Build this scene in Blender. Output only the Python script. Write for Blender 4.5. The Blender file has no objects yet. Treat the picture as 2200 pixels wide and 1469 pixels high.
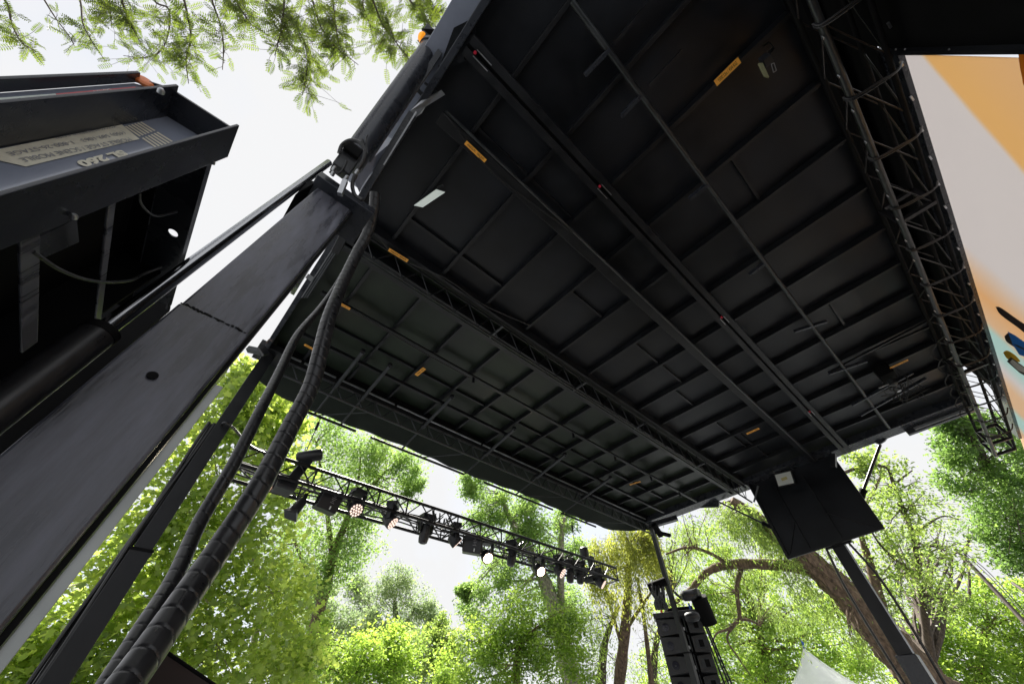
import bpy, math, random
import numpy as np
from mathutils import Vector, Matrix
random.seed(7); rng = np.random.default_rng(7)
SC = bpy.context.scene
COL = SC.collection

# ------------------------------------------------------------------ camera
F, CX, CY = 800.0, 1100.0, 734.5
RM = Matrix(((0.7416242, -0.6704225, -0.02296102),
             (0.48367311, 0.55813172, -0.67420272),
             (0.46481595, 0.48889943, 0.73818933)))      # rows: camera right, down, forward in world axes
RT = RM.transposed()
cd = bpy.data.cameras.new('camera'); cam = bpy.data.objects.new('camera', cd); COL.objects.link(cam)
cd.sensor_width = 36; cd.lens = F / 2200 * 36; cd.clip_start = 0.03; cd.clip_end = 3000
cm = Matrix.Identity(4)
for i in range(3):
    cm[i][0] = RM[0][i]; cm[i][1] = -RM[1][i]; cm[i][2] = -RM[2][i]
cam.matrix_world = cm                                      # camera at the origin, ground 1.6 m below
SC.camera = cam

# ------------------------------------------------------------------ world, sun, exposure
SUN_EL, SUN_AZ = math.radians(58), math.radians(62)        # azimuth measured from +x towards +y
SC.view_settings.view_transform = 'Standard'; SC.view_settings.look = 'None'
SC.view_settings.gamma = 1.0; SC.view_settings.exposure = 1.5
W = bpy.data.worlds.new('World'); SC.world = W; W.use_nodes = True
nt = W.node_tree; nt.nodes.clear()
wo = nt.nodes.new('ShaderNodeOutputWorld'); bg = nt.nodes.new('ShaderNodeBackground'); bg2 = nt.nodes.new('ShaderNodeBackground')
sk = nt.nodes.new('ShaderNodeTexSky'); sk.sky_type = 'NISHITA'; sk.sun_disc = False
sk.sun_elevation = SUN_EL; sk.sun_rotation = math.pi / 2 - SUN_AZ
nt.links.new(sk.outputs[0], bg.inputs[0]); bg.inputs[1].default_value = 0.10
tc = nt.nodes.new('ShaderNodeTexCoord'); nz = nt.nodes.new('ShaderNodeTexNoise'); nz.inputs['Scale'].default_value = 2.2
nz.inputs['Detail'].default_value = 5
nt.links.new(tc.outputs['Generated'], nz.inputs['Vector'])
rp = nt.nodes.new('ShaderNodeMapRange'); rp.inputs[1].default_value = 0.3; rp.inputs[2].default_value = 0.55
rp.inputs[3].default_value = 0.72; rp.inputs[4].default_value = 1.0
nt.links.new(nz.outputs[0], rp.inputs[0])
bg2.inputs[0].default_value = (0.97, 0.972, 0.985, 1); bg2.inputs[1].default_value = 0.335
mxw = nt.nodes.new('ShaderNodeMixShader')
nt.links.new(rp.outputs[0], mxw.inputs[0]); nt.links.new(bg.outputs[0], mxw.inputs[1]); nt.links.new(bg2.outputs[0], mxw.inputs[2])
nt.links.new(mxw.outputs[0], wo.inputs[0])
sl = bpy.data.lights.new('sun', 'SUN'); sl.energy = 5.0; sl.angle = math.radians(6); sl.color = (1.0, 0.95, 0.86)
so = bpy.data.objects.new('sun', sl); COL.objects.link(so)
sd = Vector((math.cos(SUN_EL) * math.cos(SUN_AZ), math.cos(SUN_EL) * math.sin(SUN_AZ), math.sin(SUN_EL)))
so.rotation_euler = (-sd).to_track_quat('-Z', 'Y').to_euler(); so.location = (0, 0, 30)

# ------------------------------------------------------------------ helpers
def ray(u, v):                                             # world direction through photo pixel, 1 m of depth
    return RT @ Vector(((u - CX) / F, (v - CY) / F, 1.0))
def Pd(u, v, d): return ray(u, v) * d
def Pa(u, v, i, val):
    r = ray(u, v); return r * (val / r[i])
def Px(u, v, x): return Pa(u, v, 0, x)
def Py(u, v, y): return Pa(u, v, 1, y)
def Pz(u, v, z): return Pa(u, v, 2, z)
V = Vector
X, Y, Z = V((1, 0, 0)), V((0, 1, 0)), V((0, 0, 1))
T = V((0.0095, 0.1109, 0.9938)).normalized()               # lean of the near mast and trailer end

class MB:
    def __init__(s): s.v = []; s.f = []
    def poly(s, pts):
        n = len(s.v); s.v += [tuple(p) for p in pts]; s.f.append(tuple(range(n, n + len(pts))))
    def prism(s, pts, off):                                # polygon extruded by vector off
        n = len(s.v); k = len(pts); pts = [V(p) for p in pts]; off = V(off)
        s.v += [tuple(p) for p in pts] + [tuple(p + off) for p in pts]
        s.f.append(tuple(range(n + k - 1, n - 1, -1))); s.f.append(tuple(range(n + k, n + 2 * k)))
        for i in range(k):
            j = (i + 1) % k; s.f.append((n + i, n + j, n + k + j, n + k + i))
        return s
    def box(s, c, hx, hy, hz, ax=(X, Y, Z)):
        c = V(c); a, b, d = [V(q) for q in ax]
        pts = [c - a * hx - b * hy - d * hz, c + a * hx - b * hy - d * hz, c + a * hx + b * hy - d * hz, c - a * hx + b * hy - d * hz]
        return s.prism(pts, d * 2 * hz)
    def span(s, x0, x1, y0, y1, z0, z1):
        return s.box(((x0 + x1) / 2, (y0 + y1) / 2, (z0 + z1) / 2), abs(x1 - x0) / 2, abs(y1 - y0) / 2, abs(z1 - z0) / 2)
    def bar(s, p, q, w, h, up=Z):                          # rectangular bar
        p, q = V(p), V(q); d = (q - p); L = d.length; d = d / L
        a = d.cross(V(up));
        if a.length < 1e-4: a = d.cross(X)
        a.normalize(); b = a.cross(d)
        return s.box((p + q) / 2, w / 2, h / 2, L / 2, (a, b, d))
    def tube(s, pts, r, n=10, cap=True):
        pts = [V(p) for p in pts]; m = len(pts)
        rs = r if isinstance(r, (list, tuple)) else [r] * m
        t0 = (pts[1] - pts[0]).normalized(); a = t0.cross(Z)
        if a.length < 1e-3: a = t0.cross(X)
        a.normalize(); base = len(s.v)
        for i, p in enumerate(pts):
            t = (pts[min(i + 1, m - 1)] - pts[max(i - 1, 0)]).normalized()
            a = (a - t * a.dot(t)).normalized(); b = t.cross(a)
            for k in range(n):
                an = 2 * math.pi * k / n
                s.v.append(tuple(p + (a * math.cos(an) + b * math.sin(an)) * rs[i]))
        for i in range(m - 1):
            for k in range(n):
                k2 = (k + 1) % n
                s.f.append((base + i * n + k, base + i * n + k2, base + (i + 1) * n + k2, base + (i + 1) * n + k))
        if cap:
            s.f.append(tuple(base + k for k in range(n - 1, -1, -1)))
            s.f.append(tuple(base + (m - 1) * n + k for k in range(n)))
        return s
    def lathe(s, c, axis, prof, n=20):                     # prof: (distance along axis, radius)
        c = V(c); axis = V(axis).normalized()
        return s.tube([c + axis * (h + 1e-5 * i) for i, (h, r) in enumerate(prof)], [max(r, 1e-4) for h, r in prof], n)
    def build(s, name, m, parent=None, smooth=False, bevel=0):
        me = bpy.data.meshes.new(name); me.from_pydata(s.v, [], s.f); me.update()
        me.materials.append(m)
        if smooth:
            me.polygons.foreach_set('use_smooth', [True] * len(me.polygons))
            me.set_sharp_from_angle(angle=math.radians(40))
        o = bpy.data.objects.new(name, me); COL.objects.link(o)
        if parent: o.parent = parent
        if bevel:
            b = o.modifiers.new('bevel', 'BEVEL'); b.width = bevel; b.segments = 2; b.limit_method = 'ANGLE'
        return o

def spline(pts, k=8):                                      # Catmull-Rom through points
    pts = [V(p) for p in pts]; P = [pts[0] * 2 - pts[1]] + pts + [pts[-1] * 2 - pts[-2]]; out = []
    for i in range(1, len(P) - 2):
        for j in range(k):
            t = j / k; a, b, c, d = P[i - 1], P[i], P[i + 1], P[i + 2]
            out.append(0.5 * ((2 * b) + (c - a) * t + (2 * a - 5 * b + 4 * c - d) * t * t + (-a + 3 * b - 3 * c + d) * t ** 3))
    out.append(pts[-1]); return out

def tag(o, label=None, cat=None, group=None, kind=None):
    if label: o['label'] = label
    if cat: o['category'] = cat
    if group: o['group'] = group
    if kind: o['kind'] = kind
    return o
def thing(name, label, cat, loc=(0, 0, 0), group=None):
    o = bpy.data.objects.new(name, None); COL.objects.link(o); o.location = loc; o.empty_display_size = 0.1
    return tag(o, label, cat, group)
def adopt(root):                                           # children were built in world coordinates
    inv = Matrix.Translation(-root.location)
    for ch in bpy.data.objects:
        if ch.parent == root and ch.type == 'MESH' and not ch.get('done'):
            ch.data.transform(inv)
            for g in bpy.data.objects:
                if g.parent == ch and g.type == 'MESH': g.data.transform(inv)
def copy_tree(root, loc=None, rot=None, **kw):
    r = root.copy(); COL.objects.link(r)
    if loc is not None: r.location = loc
    if rot is not None: r.rotation_euler = rot
    for ch in list(root.children):
        c = ch.copy(); COL.objects.link(c); c.parent = r
        for g in list(ch.children):
            d = g.copy(); COL.objects.link(d); d.parent = c
    tag(r, **kw); return r

# ------------------------------------------------------------------ materials
def mat(name, col, rough=0.5, metal=0.0, var=0.0, scale=4.0, bump=0.0, bscale=40.0, stretch=None, rvar=0.0, spec=0.5, emit=None, es=0, coord='Object'):
    m = bpy.data.materials.new(name); m.use_nodes = True; n = m.node_tree; b = n.nodes['Principled BSDF']
    b.inputs['Base Color'].default_value = (*col, 1); b.inputs['Roughness'].default_value = rough
    b.inputs['Metallic'].default_value = metal; b.inputs['Specular IOR Level'].default_value = spec
    if emit: b.inputs['Emission Color'].default_value = (*emit, 1); b.inputs['Emission Strength'].default_value = es
    if var or bump or rvar:
        t = n.nodes.new('ShaderNodeTexCoord'); mp = n.nodes.new('ShaderNodeMapping')
        if stretch: mp.inputs['Scale'].default_value = stretch
        n.links.new(t.outputs[coord], mp.inputs[0])
        q = n.nodes.new('ShaderNodeTexNoise'); q.inputs['Scale'].default_value = scale; q.inputs['Detail'].default_value = 6; q.inputs['Roughness'].default_value = 0.6
        n.links.new(mp.outputs[0], q.inputs['Vector'])
        if var:
            r = n.nodes.new('ShaderNodeMapRange'); r.inputs[1].default_value = 0.3; r.inputs[2].default_value = 0.7
            r.inputs[3].default_value = 1 - var; r.inputs[4].default_value = 1 + var; n.links.new(q.outputs[0], r.inputs[0])
            mx = n.nodes.new('ShaderNodeVectorMath'); mx.operation = 'SCALE'; mx.inputs[0].default_value = col
            n.links.new(r.outputs[0], mx.inputs['Scale']); n.links.new(mx.outputs[0], b.inputs['Base Color'])
        if rvar:
            r = n.nodes.new('ShaderNodeMapRange'); r.inputs[1].default_value = 0.3; r.inputs[2].default_value = 0.7
            r.inputs[3].default_value = max(0.05, rough - rvar); r.inputs[4].default_value = min(1, rough + rvar)
            n.links.new(q.outputs[0], r.inputs[0]); n.links.new(r.outputs[0], b.inputs['Roughness'])
        if bump:
            q2 = n.nodes.new('ShaderNodeTexNoise'); q2.inputs['Scale'].default_value = bscale; q2.inputs['Detail'].default_value = 4
            n.links.new(mp.outputs[0], q2.inputs['Vector'])
            bp = n.nodes.new('ShaderNodeBump'); bp.inputs['Strength'].default_value = bump; bp.inputs['Distance'].default_value = 0.01
            n.links.new(q2.outputs[0], bp.inputs['Height']); n.links.new(bp.outputs[0], b.inputs['Normal'])
    return m
M = {}
M['beam'] = mat('black_beam_paint', (0.0095, 0.0103, 0.0125), 0.40, spec=0.4, var=0.35, scale=5, bump=0.15, bscale=25, rvar=0.12)
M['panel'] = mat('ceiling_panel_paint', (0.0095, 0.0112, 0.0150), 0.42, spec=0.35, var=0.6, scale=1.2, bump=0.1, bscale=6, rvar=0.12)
M['panelfront'] = mat('green_bounce_panel_paint', (0.0170, 0.0250, 0.0165), 0.40, spec=0.35, var=0.6, scale=1.2, bump=0.1, bscale=6, rvar=0.12)  # black panel; bounce light from the trees painted in as green
M['gloss'] = mat('glossy_black_paint', (0.026, 0.029, 0.037), 0.28, var=0.2, scale=6, bump=0.06, bscale=30, rvar=0.08)
M['mast'] = mat('scuffed_mast_paint', (0.088, 0.091, 0.112), 0.33, var=0.75, scale=2.6, bump=0.04, bscale=14, stretch=(9, 9, 0.5), rvar=0.2)
M['tube'] = mat('dark_steel_tube', (0.052, 0.056, 0.060), 0.4, metal=0.6, var=0.3, scale=8, rvar=0.1)
M['alu'] = mat('worn_aluminium', (0.42, 0.43, 0.45), 0.38, metal=0.9, var=0.2, scale=10, rvar=0.1)
M['chrome'] = mat('polished_rod', (0.38, 0.39, 0.41), 0.16, metal=1.0)
M['black'] = mat('flat_black', (0.005, 0.005, 0.0055), 0.75, var=0.3, spec=0.12)
M['truss'] = mat('black_truss_paint', (0.009, 0.009, 0.011), 0.35, spec=.35, var=0.3, scale=12)
M['plastic'] = mat('black_housing_plastic', (0.018, 0.019, 0.022), 0.38, bump=0.05, bscale=60)
M['rubber'] = mat('black_rubber', (0.02, 0.02, 0.022), 0.34, var=0.3, scale=20, rvar=0.1)
M['cable'] = mat('cable_jacket', (0.014, 0.014, 0.015), 0.45)
M['orange'] = mat('orange_label', (0.95, 0.44, 0.06), 0.5, var=0.12, scale=30)
M['ink'] = mat('label_ink', (0.05, 0.02, 0.01), 0.6)
M['cream'] = mat('cream_decal', (0.66, 0.62, 0.50), 0.45, var=0.12, scale=40)
M['greyink'] = mat('grey_decal_ink', (0.25, 0.25, 0.28), 0.5)
M['white'] = mat('white_lens', (0.70, 0.74, 0.72), 0.35)
M['red'] = mat('red_reflective_tape', (0.50, 0.06, 0.07), 0.4, var=0.1, scale=60)
M['whitetape'] = mat('white_reflective_tape', (0.55, 0.6, 0.55), 0.4, var=0.1, scale=60)
M['amber'] = mat('amber_lens', (0.75, 0.20, 0.05), 0.22)
M['amber2'] = mat('amber_marker_lens', (0.9, 0.32, 0.02), 0.2, emit=(1, .35, .02), es=0.25)
M['fabric'] = mat('dark_canopy_fabric', (0.016, 0.024, 0.018), 0.85, var=0.2, scale=3, bump=0.5, bscale=3.5)  # green tint is tree bounce light put into the dark fabric colour
M['green'] = mat('green_webbing', (0.16, 0.19, 0.08), 0.8, var=0.3, scale=60)
M['glass'] = mat('dark_glass', (0.02, 0.02, 0.03), 0.08)
M['lit'] = mat('lit_lamp', (1, 1, 1), 0.4, emit=(1.0, 0.86, 0.62), es=30)
M['led'] = mat('glowing_led', (0.9, 0.8, 0.75), 0.3, emit=(1.0, 0.72, 0.60), es=0.42)
M['ledring'] = mat('lens_ring', (0.10, 0.07, 0.065), 0.4)
M['redknob'] = mat('red_plastic', (0.55, 0.02, 0.05), 0.4)
M['orangeknob'] = mat('orange_plastic', (0.8, 0.15, 0.03), 0.4)
M['bluestrap'] = mat('blue_strap', (0.02, 0.10, 0.5), 0.5)
M['trailer'] = mat('blue_grey_sheen_paint', (0.22, 0.24, 0.30), 0.22, var=0.12, scale=3, rvar=0.05, spec=0.9)  # blue-grey paint, base lightened so the colour itself holds sky sheen
M['trailer'].node_tree.nodes['Principled BSDF'].inputs['Coat Weight'].default_value = 0.7
M['grass'] = mat('trodden_ground', (0.135, 0.145, 0.16), 0.9, var=0.4, scale=0.8)
M['deck'] = mat('stage_deck_board', (0.06, 0.055, 0.05), 0.6, var=0.3, scale=2)
M['case'] = mat('dark_brown_case', (0.030, 0.018, 0.015), 0.6, var=0.2)
M['tent'] = mat('white_tent_vinyl', (0.80, 0.81, 0.82), 0.5, var=0.04, scale=3)
M['flag'] = mat('blue_pennant', (0.02, 0.08, 0.42), 0.6)
M['rust'] = mat('rusty_pole', (0.07, 0.05, 0.045), 0.7, var=0.5, scale=5)
M['work'] = mat('work_light_lens', (0.62, 0.66, 0.62), 0.3, emit=(0.8, 0.9, 0.85), es=0.10)

def leafmat(name, c1, c2, trans, k=0.5):
    m = bpy.data.materials.new(name); m.use_nodes = True; n = m.node_tree; n.nodes.clear()
    out = n.nodes.new('ShaderNodeOutputMaterial'); at = n.nodes.new('ShaderNodeAttribute'); at.attribute_name = 'tint'
    mx = n.nodes.new('ShaderNodeMix'); mx.data_type = 'RGBA'
    mx.inputs[6].default_value = (*c1, 1); mx.inputs[7].default_value = (*c2, 1); n.links.new(at.outputs['Fac'], mx.inputs[0])
    mt = n.nodes.new('ShaderNodeMix'); mt.data_type = 'RGBA'
    mt.inputs[6].default_value = (trans[0] * .55, trans[1] * .66, trans[2] * .9, 1); mt.inputs[7].default_value = (*trans, 1); n.links.new(at.outputs['Fac'], mt.inputs[0])
    d = n.nodes.new('ShaderNodeBsdfDiffuse'); t = n.nodes.new('ShaderNodeBsdfTranslucent'); g = n.nodes.new('ShaderNodeBsdfGlossy')
    g.inputs['Roughness'].default_value = 0.4; g.inputs['Color'].default_value = (.8, .8, .8, 1)
    n.links.new(mx.outputs[2], d.inputs[0]); n.links.new(mt.outputs[2], t.inputs[0])
    a = n.nodes.new('ShaderNodeMixShader'); a.inputs[0].default_value = k
    n.links.new(d.outputs[0], a.inputs[1]); n.links.new(t.outputs[0], a.inputs[2])
    b = n.nodes.new('ShaderNodeMixShader'); b.inputs[0].default_value = 0.05
    n.links.new(a.outputs[0], b.inputs[1]); n.links.new(g.outputs[0], b.inputs[2]); n.links.new(b.outputs[0], out.inputs[0])
    return m
def barkmat(name, c):
    return mat(name, c, 0.9, var=0.7, scale=5, bump=1.0, bscale=7, stretch=(3, 3, 0.7))
LM = {
 'maple': leafmat('maple_leaf', (0.09, 0.15, 0.03), (0.20, 0.28, 0.07), (0.74, 0.86, 0.14), 0.66),
 'poplar': leafmat('poplar_leaf', (0.05, 0.10, 0.02), (0.14, 0.21, 0.04), (0.48, 0.68, 0.14), 0.58),
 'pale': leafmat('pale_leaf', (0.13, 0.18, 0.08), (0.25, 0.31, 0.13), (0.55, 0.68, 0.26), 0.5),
 'dark': leafmat('dark_leaf', (0.04, 0.09, 0.02), (0.10, 0.17, 0.03), (0.38, 0.58, 0.11), 0.55),
 'bright': leafmat('bright_leaf', (0.08, 0.14, 0.02), (0.19, 0.29, 0.03), (0.62, 0.82, 0.11), 0.62),
 'willow': leafmat('willow_leaf', (0.06, 0.11, 0.02), (0.15, 0.21, 0.03), (0.52, 0.68, 0.12), 0.58),
 'gold': leafmat('golden_leaf', (0.10, 0.12, 0.02), (0.24, 0.26, 0.03), (0.70, 0.72, 0.11), 0.6),
 'locust': leafmat('locust_leaflet', (0.04, 0.06, 0.012), (0.09, 0.11, 0.02), (0.26, 0.34, 0.03), 0.45)}
BK = {'brown': barkmat('brown_bark', (0.135, 0.092, 0.062)), 'grey': barkmat('grey_bark', (0.30, 0.27, 0.23)), 'dark': barkmat('dark_bark', (0.085, 0.065, 0.05))}

def text(body, size, org, xd, yd, m, name, parent, lift=0.002, align='CENTER', sx=1.0, bold=0.0):
    cu = bpy.data.curves.new(name, 'FONT'); cu.body = body; cu.size = size; cu.align_x = align; cu.align_y = 'CENTER'; cu.offset = bold
    tmp = bpy.data.objects.new('tmp', cu); COL.objects.link(tmp)
    bpy.context.view_layer.update()
    me = bpy.data.meshes.new_from_object(tmp.evaluated_get(bpy.context.evaluated_depsgraph_get()))
    bpy.data.objects.remove(tmp); bpy.data.curves.remove(cu)
    xd, yd = V(xd).normalized(), V(yd).normalized(); nrm = xd.cross(yd)
    mm = Matrix.Identity(4)
    for i in range(3):
        mm[i][0] = xd[i] * sx; mm[i][1] = yd[i]; mm[i][2] = nrm[i]; mm[i][3] = V(org)[i] + nrm[i] * lift
    me.transform(mm); me.materials.clear(); me.materials.append(m); me.name = name
    o = bpy.data.objects.new(name, me); COL.objects.link(o); o.parent = parent
    return o
exec_done = True
# ================================================================== SETTING
G = -1.6
g = MB(); g.poly([(-900, -900, G), (900, -900, G), (900, 900, G), (-900, 900, G)])
tag(g.build('ground', M['grass']), kind='structure')
H = 4.05

# stage deck below (raised platform under the roof)
dk = thing('stage_deck', 'dark raised stage platform under the mobile stage roof', 'stage platform', (5, 1.8, G))
MB().span(0.35, 9.6, -1.6, 5.0, -0.72, -0.62).build('deck_board', M['deck'], dk)
for x in (0.6, 3.5, 6.5, 9.4):
    for y in (-1.4, 1.8, 4.8):
        MB().span(x - .05, x + .05, y - .05, y + .05, G, -0.72).build('deck_leg', M['beam'], dk)
adopt(dk)

# ================================================================== STAGE ROOF
roof = thing('stage_roof', 'black underside of the large folding mobile stage roof with its grid of rafters', 'stage roof', (4.9, 1.8, H))
def rp_(b, name, m='beam', **k): return b.build(name, M[m], roof, **k)
rp_(MB().span(-0.08, 9.9, -1.62, 2.60, H + .15, H + .22), 'rear_panel', 'panel')
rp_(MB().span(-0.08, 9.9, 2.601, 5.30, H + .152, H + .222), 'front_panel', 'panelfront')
XK = [0.42 + 0.72 * k for k in range(13)]
for x in XK:
    rp_(MB().span(x - .020, x + .020, -1.58, 2.44, H + .06, H + .15), 'rafter', bevel=.003)
    rp_(MB().span(x - .020, x + .020, 2.95, 5.22, H + .06, H + .152), 'rafter', bevel=.003)
# purlins between rafters
for (y, k0, k1) in ((0.85, 0, 3), (1.55, 3, 7), (-0.72, 2, 4), (1.75, 7, 11), (-1.05, 5, 6), (-0.75, 7, 8), (2.1, 0, 2), (1.62, 9, 12)):
    for k in range(k0, k1):
        if (k * 7 + int(y * 10)) % 3 == 1 and k > 1: continue
        rp_(MB().span(XK[k] + .024, XK[k + 1] - .024, y - .015, y + .015, H + .10, H + .149), 'purlin')
for (y, ks) in ((4.22, range(12)),):
    for k in ks:
        rp_(MB().span(XK[k] + .024, XK[k + 1] - .024, y - .015, y + .015, H + .10, H + .151), 'purlin')
# double slotted track
for y in (0.30, 0.40):
    b = MB().span(-0.03, 9.85, y, y + .07, H - .055, H - .045)
    b.span(-0.03, 9.85, y, y + .008, H - .045, H + .029); b.span(-0.03, 9.85, y + .062, y + .07, H - .045, H + .029)
    rp_(b, 'track', 'beam')
rp_(MB().span(-0.03, 9.85, 0.372, 0.398, H - .02, H + .028), 'track_gap', 'black')
for x in (0.05, 1.72, 7.7, 4.4):
    rp_(MB().span(x, x + .16, 0.355, 0.362, H - .075, H - .056).span(x, x + .16, 0.41, 0.417, H - .075, H - .056), 'track_clip', 'alu')
    rp_(MB().lathe((x, .385, H - .056), -Z, [(0, .014), (.02, .014), (.03, .008)], 10), 'track_knob', 'redknob')
# single rails and round tubes running the length
rp_(MB().span(0.1, 9.75, 0.93, 1.05, H - .04, H + .028), 'rail', 'beam', bevel=.004)
rp_(MB().tube([(0.12, 0.905, H - .05), (9.7, 0.96, H - .05)], .014, 8), 'rail_tube', 'tube', smooth=True)
rp_(MB().tube([(0.42, -0.385, H - .02), (5, -0.40, H - .03), (9.55, -0.44, H - .02)], .026, 10), 'long_tube', 'tube', smooth=True)
rp_(MB().span(-.03, 9.85, 2.44, 2.50, H - .02, H + .148), 'hinge_beam', 'beam', bevel=.004)
rp_(MB().tube([(0.1, 2.52, H - .05), (9.8, 2.50, H - .05)], .016, 8), 'top_chord', 'beam', smooth=True)
rp_(MB().tube([(0.1, 2.55, H - .36), (9.8, 2.53, H - .36)], .018, 8), 'bottom_chord', 'tube', smooth=True)
b = MB(); n = 26
for i in range(n):
    x0 = 0.15 + i * 9.6 / n; x1 = x0 + 9.6 / n
    b.tube([(x0, 2.52, H - .05), ((x0 + x1) / 2, 2.545, H - .35)], .008, 6); b.tube([((x0 + x1) / 2, 2.545, H - .35), (x1, 2.52, H - .05)], .008, 6)
rp_(b, 'truss_lattice', 'beam')
for y, w in ((2.72, .05), (2.82, .07)):
    rp_(MB().span(-.03, 9.85, y, y + w, H - .03, H + .15), 'front_hinge_beam', 'beam', bevel=.004)
rp_(MB().tube([(0.0, 2.80, H - .05), (9.8, 2.80, H - .05)], .013, 8), 'rail_tube', 'tube', smooth=True)
for x, y in ((5.7, 2.62), (7.9, 2.62), (2.2, 2.62), (4.0, 2.62)):
    rp_(MB().span(x, x + .03, 2.50, 2.80, H - .07, H - .04), 'strap', 'tube')
# front panel rails
rp_(MB().span(0.1, 9.6, 3.635, 3.685, H - .02, H + .029), 'rail', 'beam', bevel=.003)
rp_(MB().span(0.1, 9.5, 4.50, 4.55, H - .03, H + .029), 'rail', 'beam', bevel=.003)
rp_(MB().tube([(0.15, 3.62, H - .03), (9.55, 3.62, H - .03)], .010, 8), 'rail_tube', 'tube', smooth=True)
for x in (2.6, 5.0, 6.3, 7.6, 8.8):
    rp_(MB().bar((x, 3.66, H - .02), (x, 3.66, H - .12), .03, .03), 'hanger', 'beam')
# pale strip in place of gap light along the panel's front edge, in sections
x = 0.0
for L in (0.45, 0.55, 0.5, 0.55, 1.9, 1.75, 1.6, 1.5, 0.75):
    rp_(MB().span(x, x + L - .05, 5.07, 5.095, H - .01, H + .01), 'gap_light_strip', 'alu'); x += L
rp_(MB().span(0, 9.7, 5.10, 5.24, H + .0, H + .15), 'front_beam', 'black')
# end fascias
rp_(MB().span(-.12, -.06, -1.64, 2.62, H - .08, H + .30), 'end_fascia', 'gloss', bevel=.006)
rp_(MB().span(-.12, -.06, 2.66, 5.32, H - .06, H + .28), 'end_fascia', 'gloss', bevel=.006)
rp_(MB().span(9.62, 9.96, -1.64, 0.62, H - .03, H + .12), 'end_fascia', 'gloss', bevel=.006)
rp_(MB().span(9.62, 9.96, 2.42, 5.30, H - .03, H + .12), 'end_fascia', 'gloss', bevel=.006)
rp_(MB().span(9.86, 9.95, -1.62, -0.62, H - .13, H - .04), 'end_tube', 'gloss', bevel=.006)
rp_(MB().span(9.82, 9.855, -1.60, -0.75, H - .11, H - .06), 'end_tube', 'alu', bevel=.004)
rp_(MB().span(-.06, 9.9, -1.66, -1.60, H - .10, H + .2), 'rear_beam', 'black')
rp_(MB().span(-.06, 8.6, -1.86, -1.661, H + .05, H + .12), 'rear_skirt', 'black')
rp_(MB().span(9.62, 9.96, 0.62, 2.42, H + .03, H + .12), 'end_fascia', 'gloss')
rp_(MB().span(-.30, -.121, -1.6, 2.15, H + .06, H + .12), 'end_shelf', 'trailer', bevel=.004)
# gusset brackets for the rams at both ends
for xx in (9.92, -0.20):
    rp_(MB().prism([(xx, -0.02, H + .12), (xx, -0.14, H - .09), (xx, -0.26, H - .06), (xx, -0.56, H + .12)], (.05, 0, 0)), 'ram_bracket', 'gloss')
    rp_(MB().prism([(xx, 3.18, H + .1), (xx, 3.32, H - .16), (xx, 3.78, H - .02), (xx, 4.05, H + .12)], (.05, 0, 0)), 'ram_bracket', 'gloss')
# corner gusset plate under the rear panel, near end, with bolts
rp_(MB().prism([Pz(942, 150, H - .012), Pz(1026, 124, H - .012), Pz(1019, 38, H - .012), Pz(975, 60, H - .012)], (0, 0, .01)), 'corner_gusset', 'panel')
b = MB()
for p in ((1012, 71), (945, 144), (1000, 125), (985, 90)): b.lathe(Pz(*p, H - .012), -Z, [(0, .014), (.012, .014)], 6)
rp_(b, 'bolt', 'black')
# near-end stub members at the joint (end wall rim seen from below)
rp_(MB().bar(Pz(772, 432, 3.35), Pz(884, 244, 3.93), .06, .05), 'end_rim', 'gloss', bevel=.004)
rp_(MB().bar(Pz(782, 424, 3.4), Pz(893, 243, 3.94), .012, .07), 'end_rim', 'alu')
rp_(MB().prism([Pz(882, 238, 3.92), Pz(894, 252, 3.92), Pz(906, 244, 3.95), Pz(914, 230, 3.96), Pz(956, 204, 4.0), Pz(948, 194, 4.0), Pz(905, 216, 3.97)], (0, 0, .012)), 'rim_plate', 'alu')
rp_(MB().bar(Pz(897, 193, 4.06), Pz(925, 222, 4.06), .03, .03), 'rim_brace', 'tube')
rp_(MB().bar(Pz(912, 178, 4.06), Pz(945, 205, 4.06), .02, .02), 'rim_brace', 'tube')
rp_(MB().prism([Pz(757, 378, 3.3), Pz(772, 414, 3.3), Pz(848, 300, 3.85), Pz(818, 288, 3.85)], (.0, .0, .02)), 'end_web_plate', 'trailer')
rp_(MB().bar(Pz(790, 345, 3.5), Pz(945, 112, 4.1), .05, .05), 'end_tube', 'gloss', bevel=.006)
for pts in ([(955, 245), (975, 268), (998, 300)], [(800, 498), (822, 520), (834, 536)], [(1018, 327), (1060, 372), (1120, 420), (1230, 500)], [(880, 566), (960, 600), (1040, 655), (1140, 700)], [(752, 664), (900, 752), (1010, 812)]):
    rp_(MB().tube(spline([Pz(u, v, H - .06 - .015 * (i % 2)) for i, (u, v) in enumerate(pts)], 8), .008, 6), 'power_cable', 'cable', smooth=True)
# folding sheet-metal stubs on rafters (pipe stubs)
for (u0, v0, u1, v1) in ((1310, 106, 1256, 162), (1376, 206, 1334, 250), (1520, 396, 1480, 428), (1642, 566, 1610, 590), (1776, 690, 1706, 712), (1862, 775, 1780, 803), (1990, 812, 1848, 892), (1960, 800, 1830, 870)):
    rp_(MB().bar(Pz(u0, v0, H - .03), Pz(u1, v1, H - .03), .035, .05), 'stub', 'gloss', bevel=.003)
for (u0, v0, u1, v1) in ((1400, 0, 1318, 96), (1466, 110, 1394, 185), (2020, 676, 1780, 800), (2000, 700, 1880, 752)):
    rp_(MB().bar(Pz(u0, v0, H), Pz(u1, v1, H), .03, .03), 'stub', 'beam')
adopt(roof)

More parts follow.
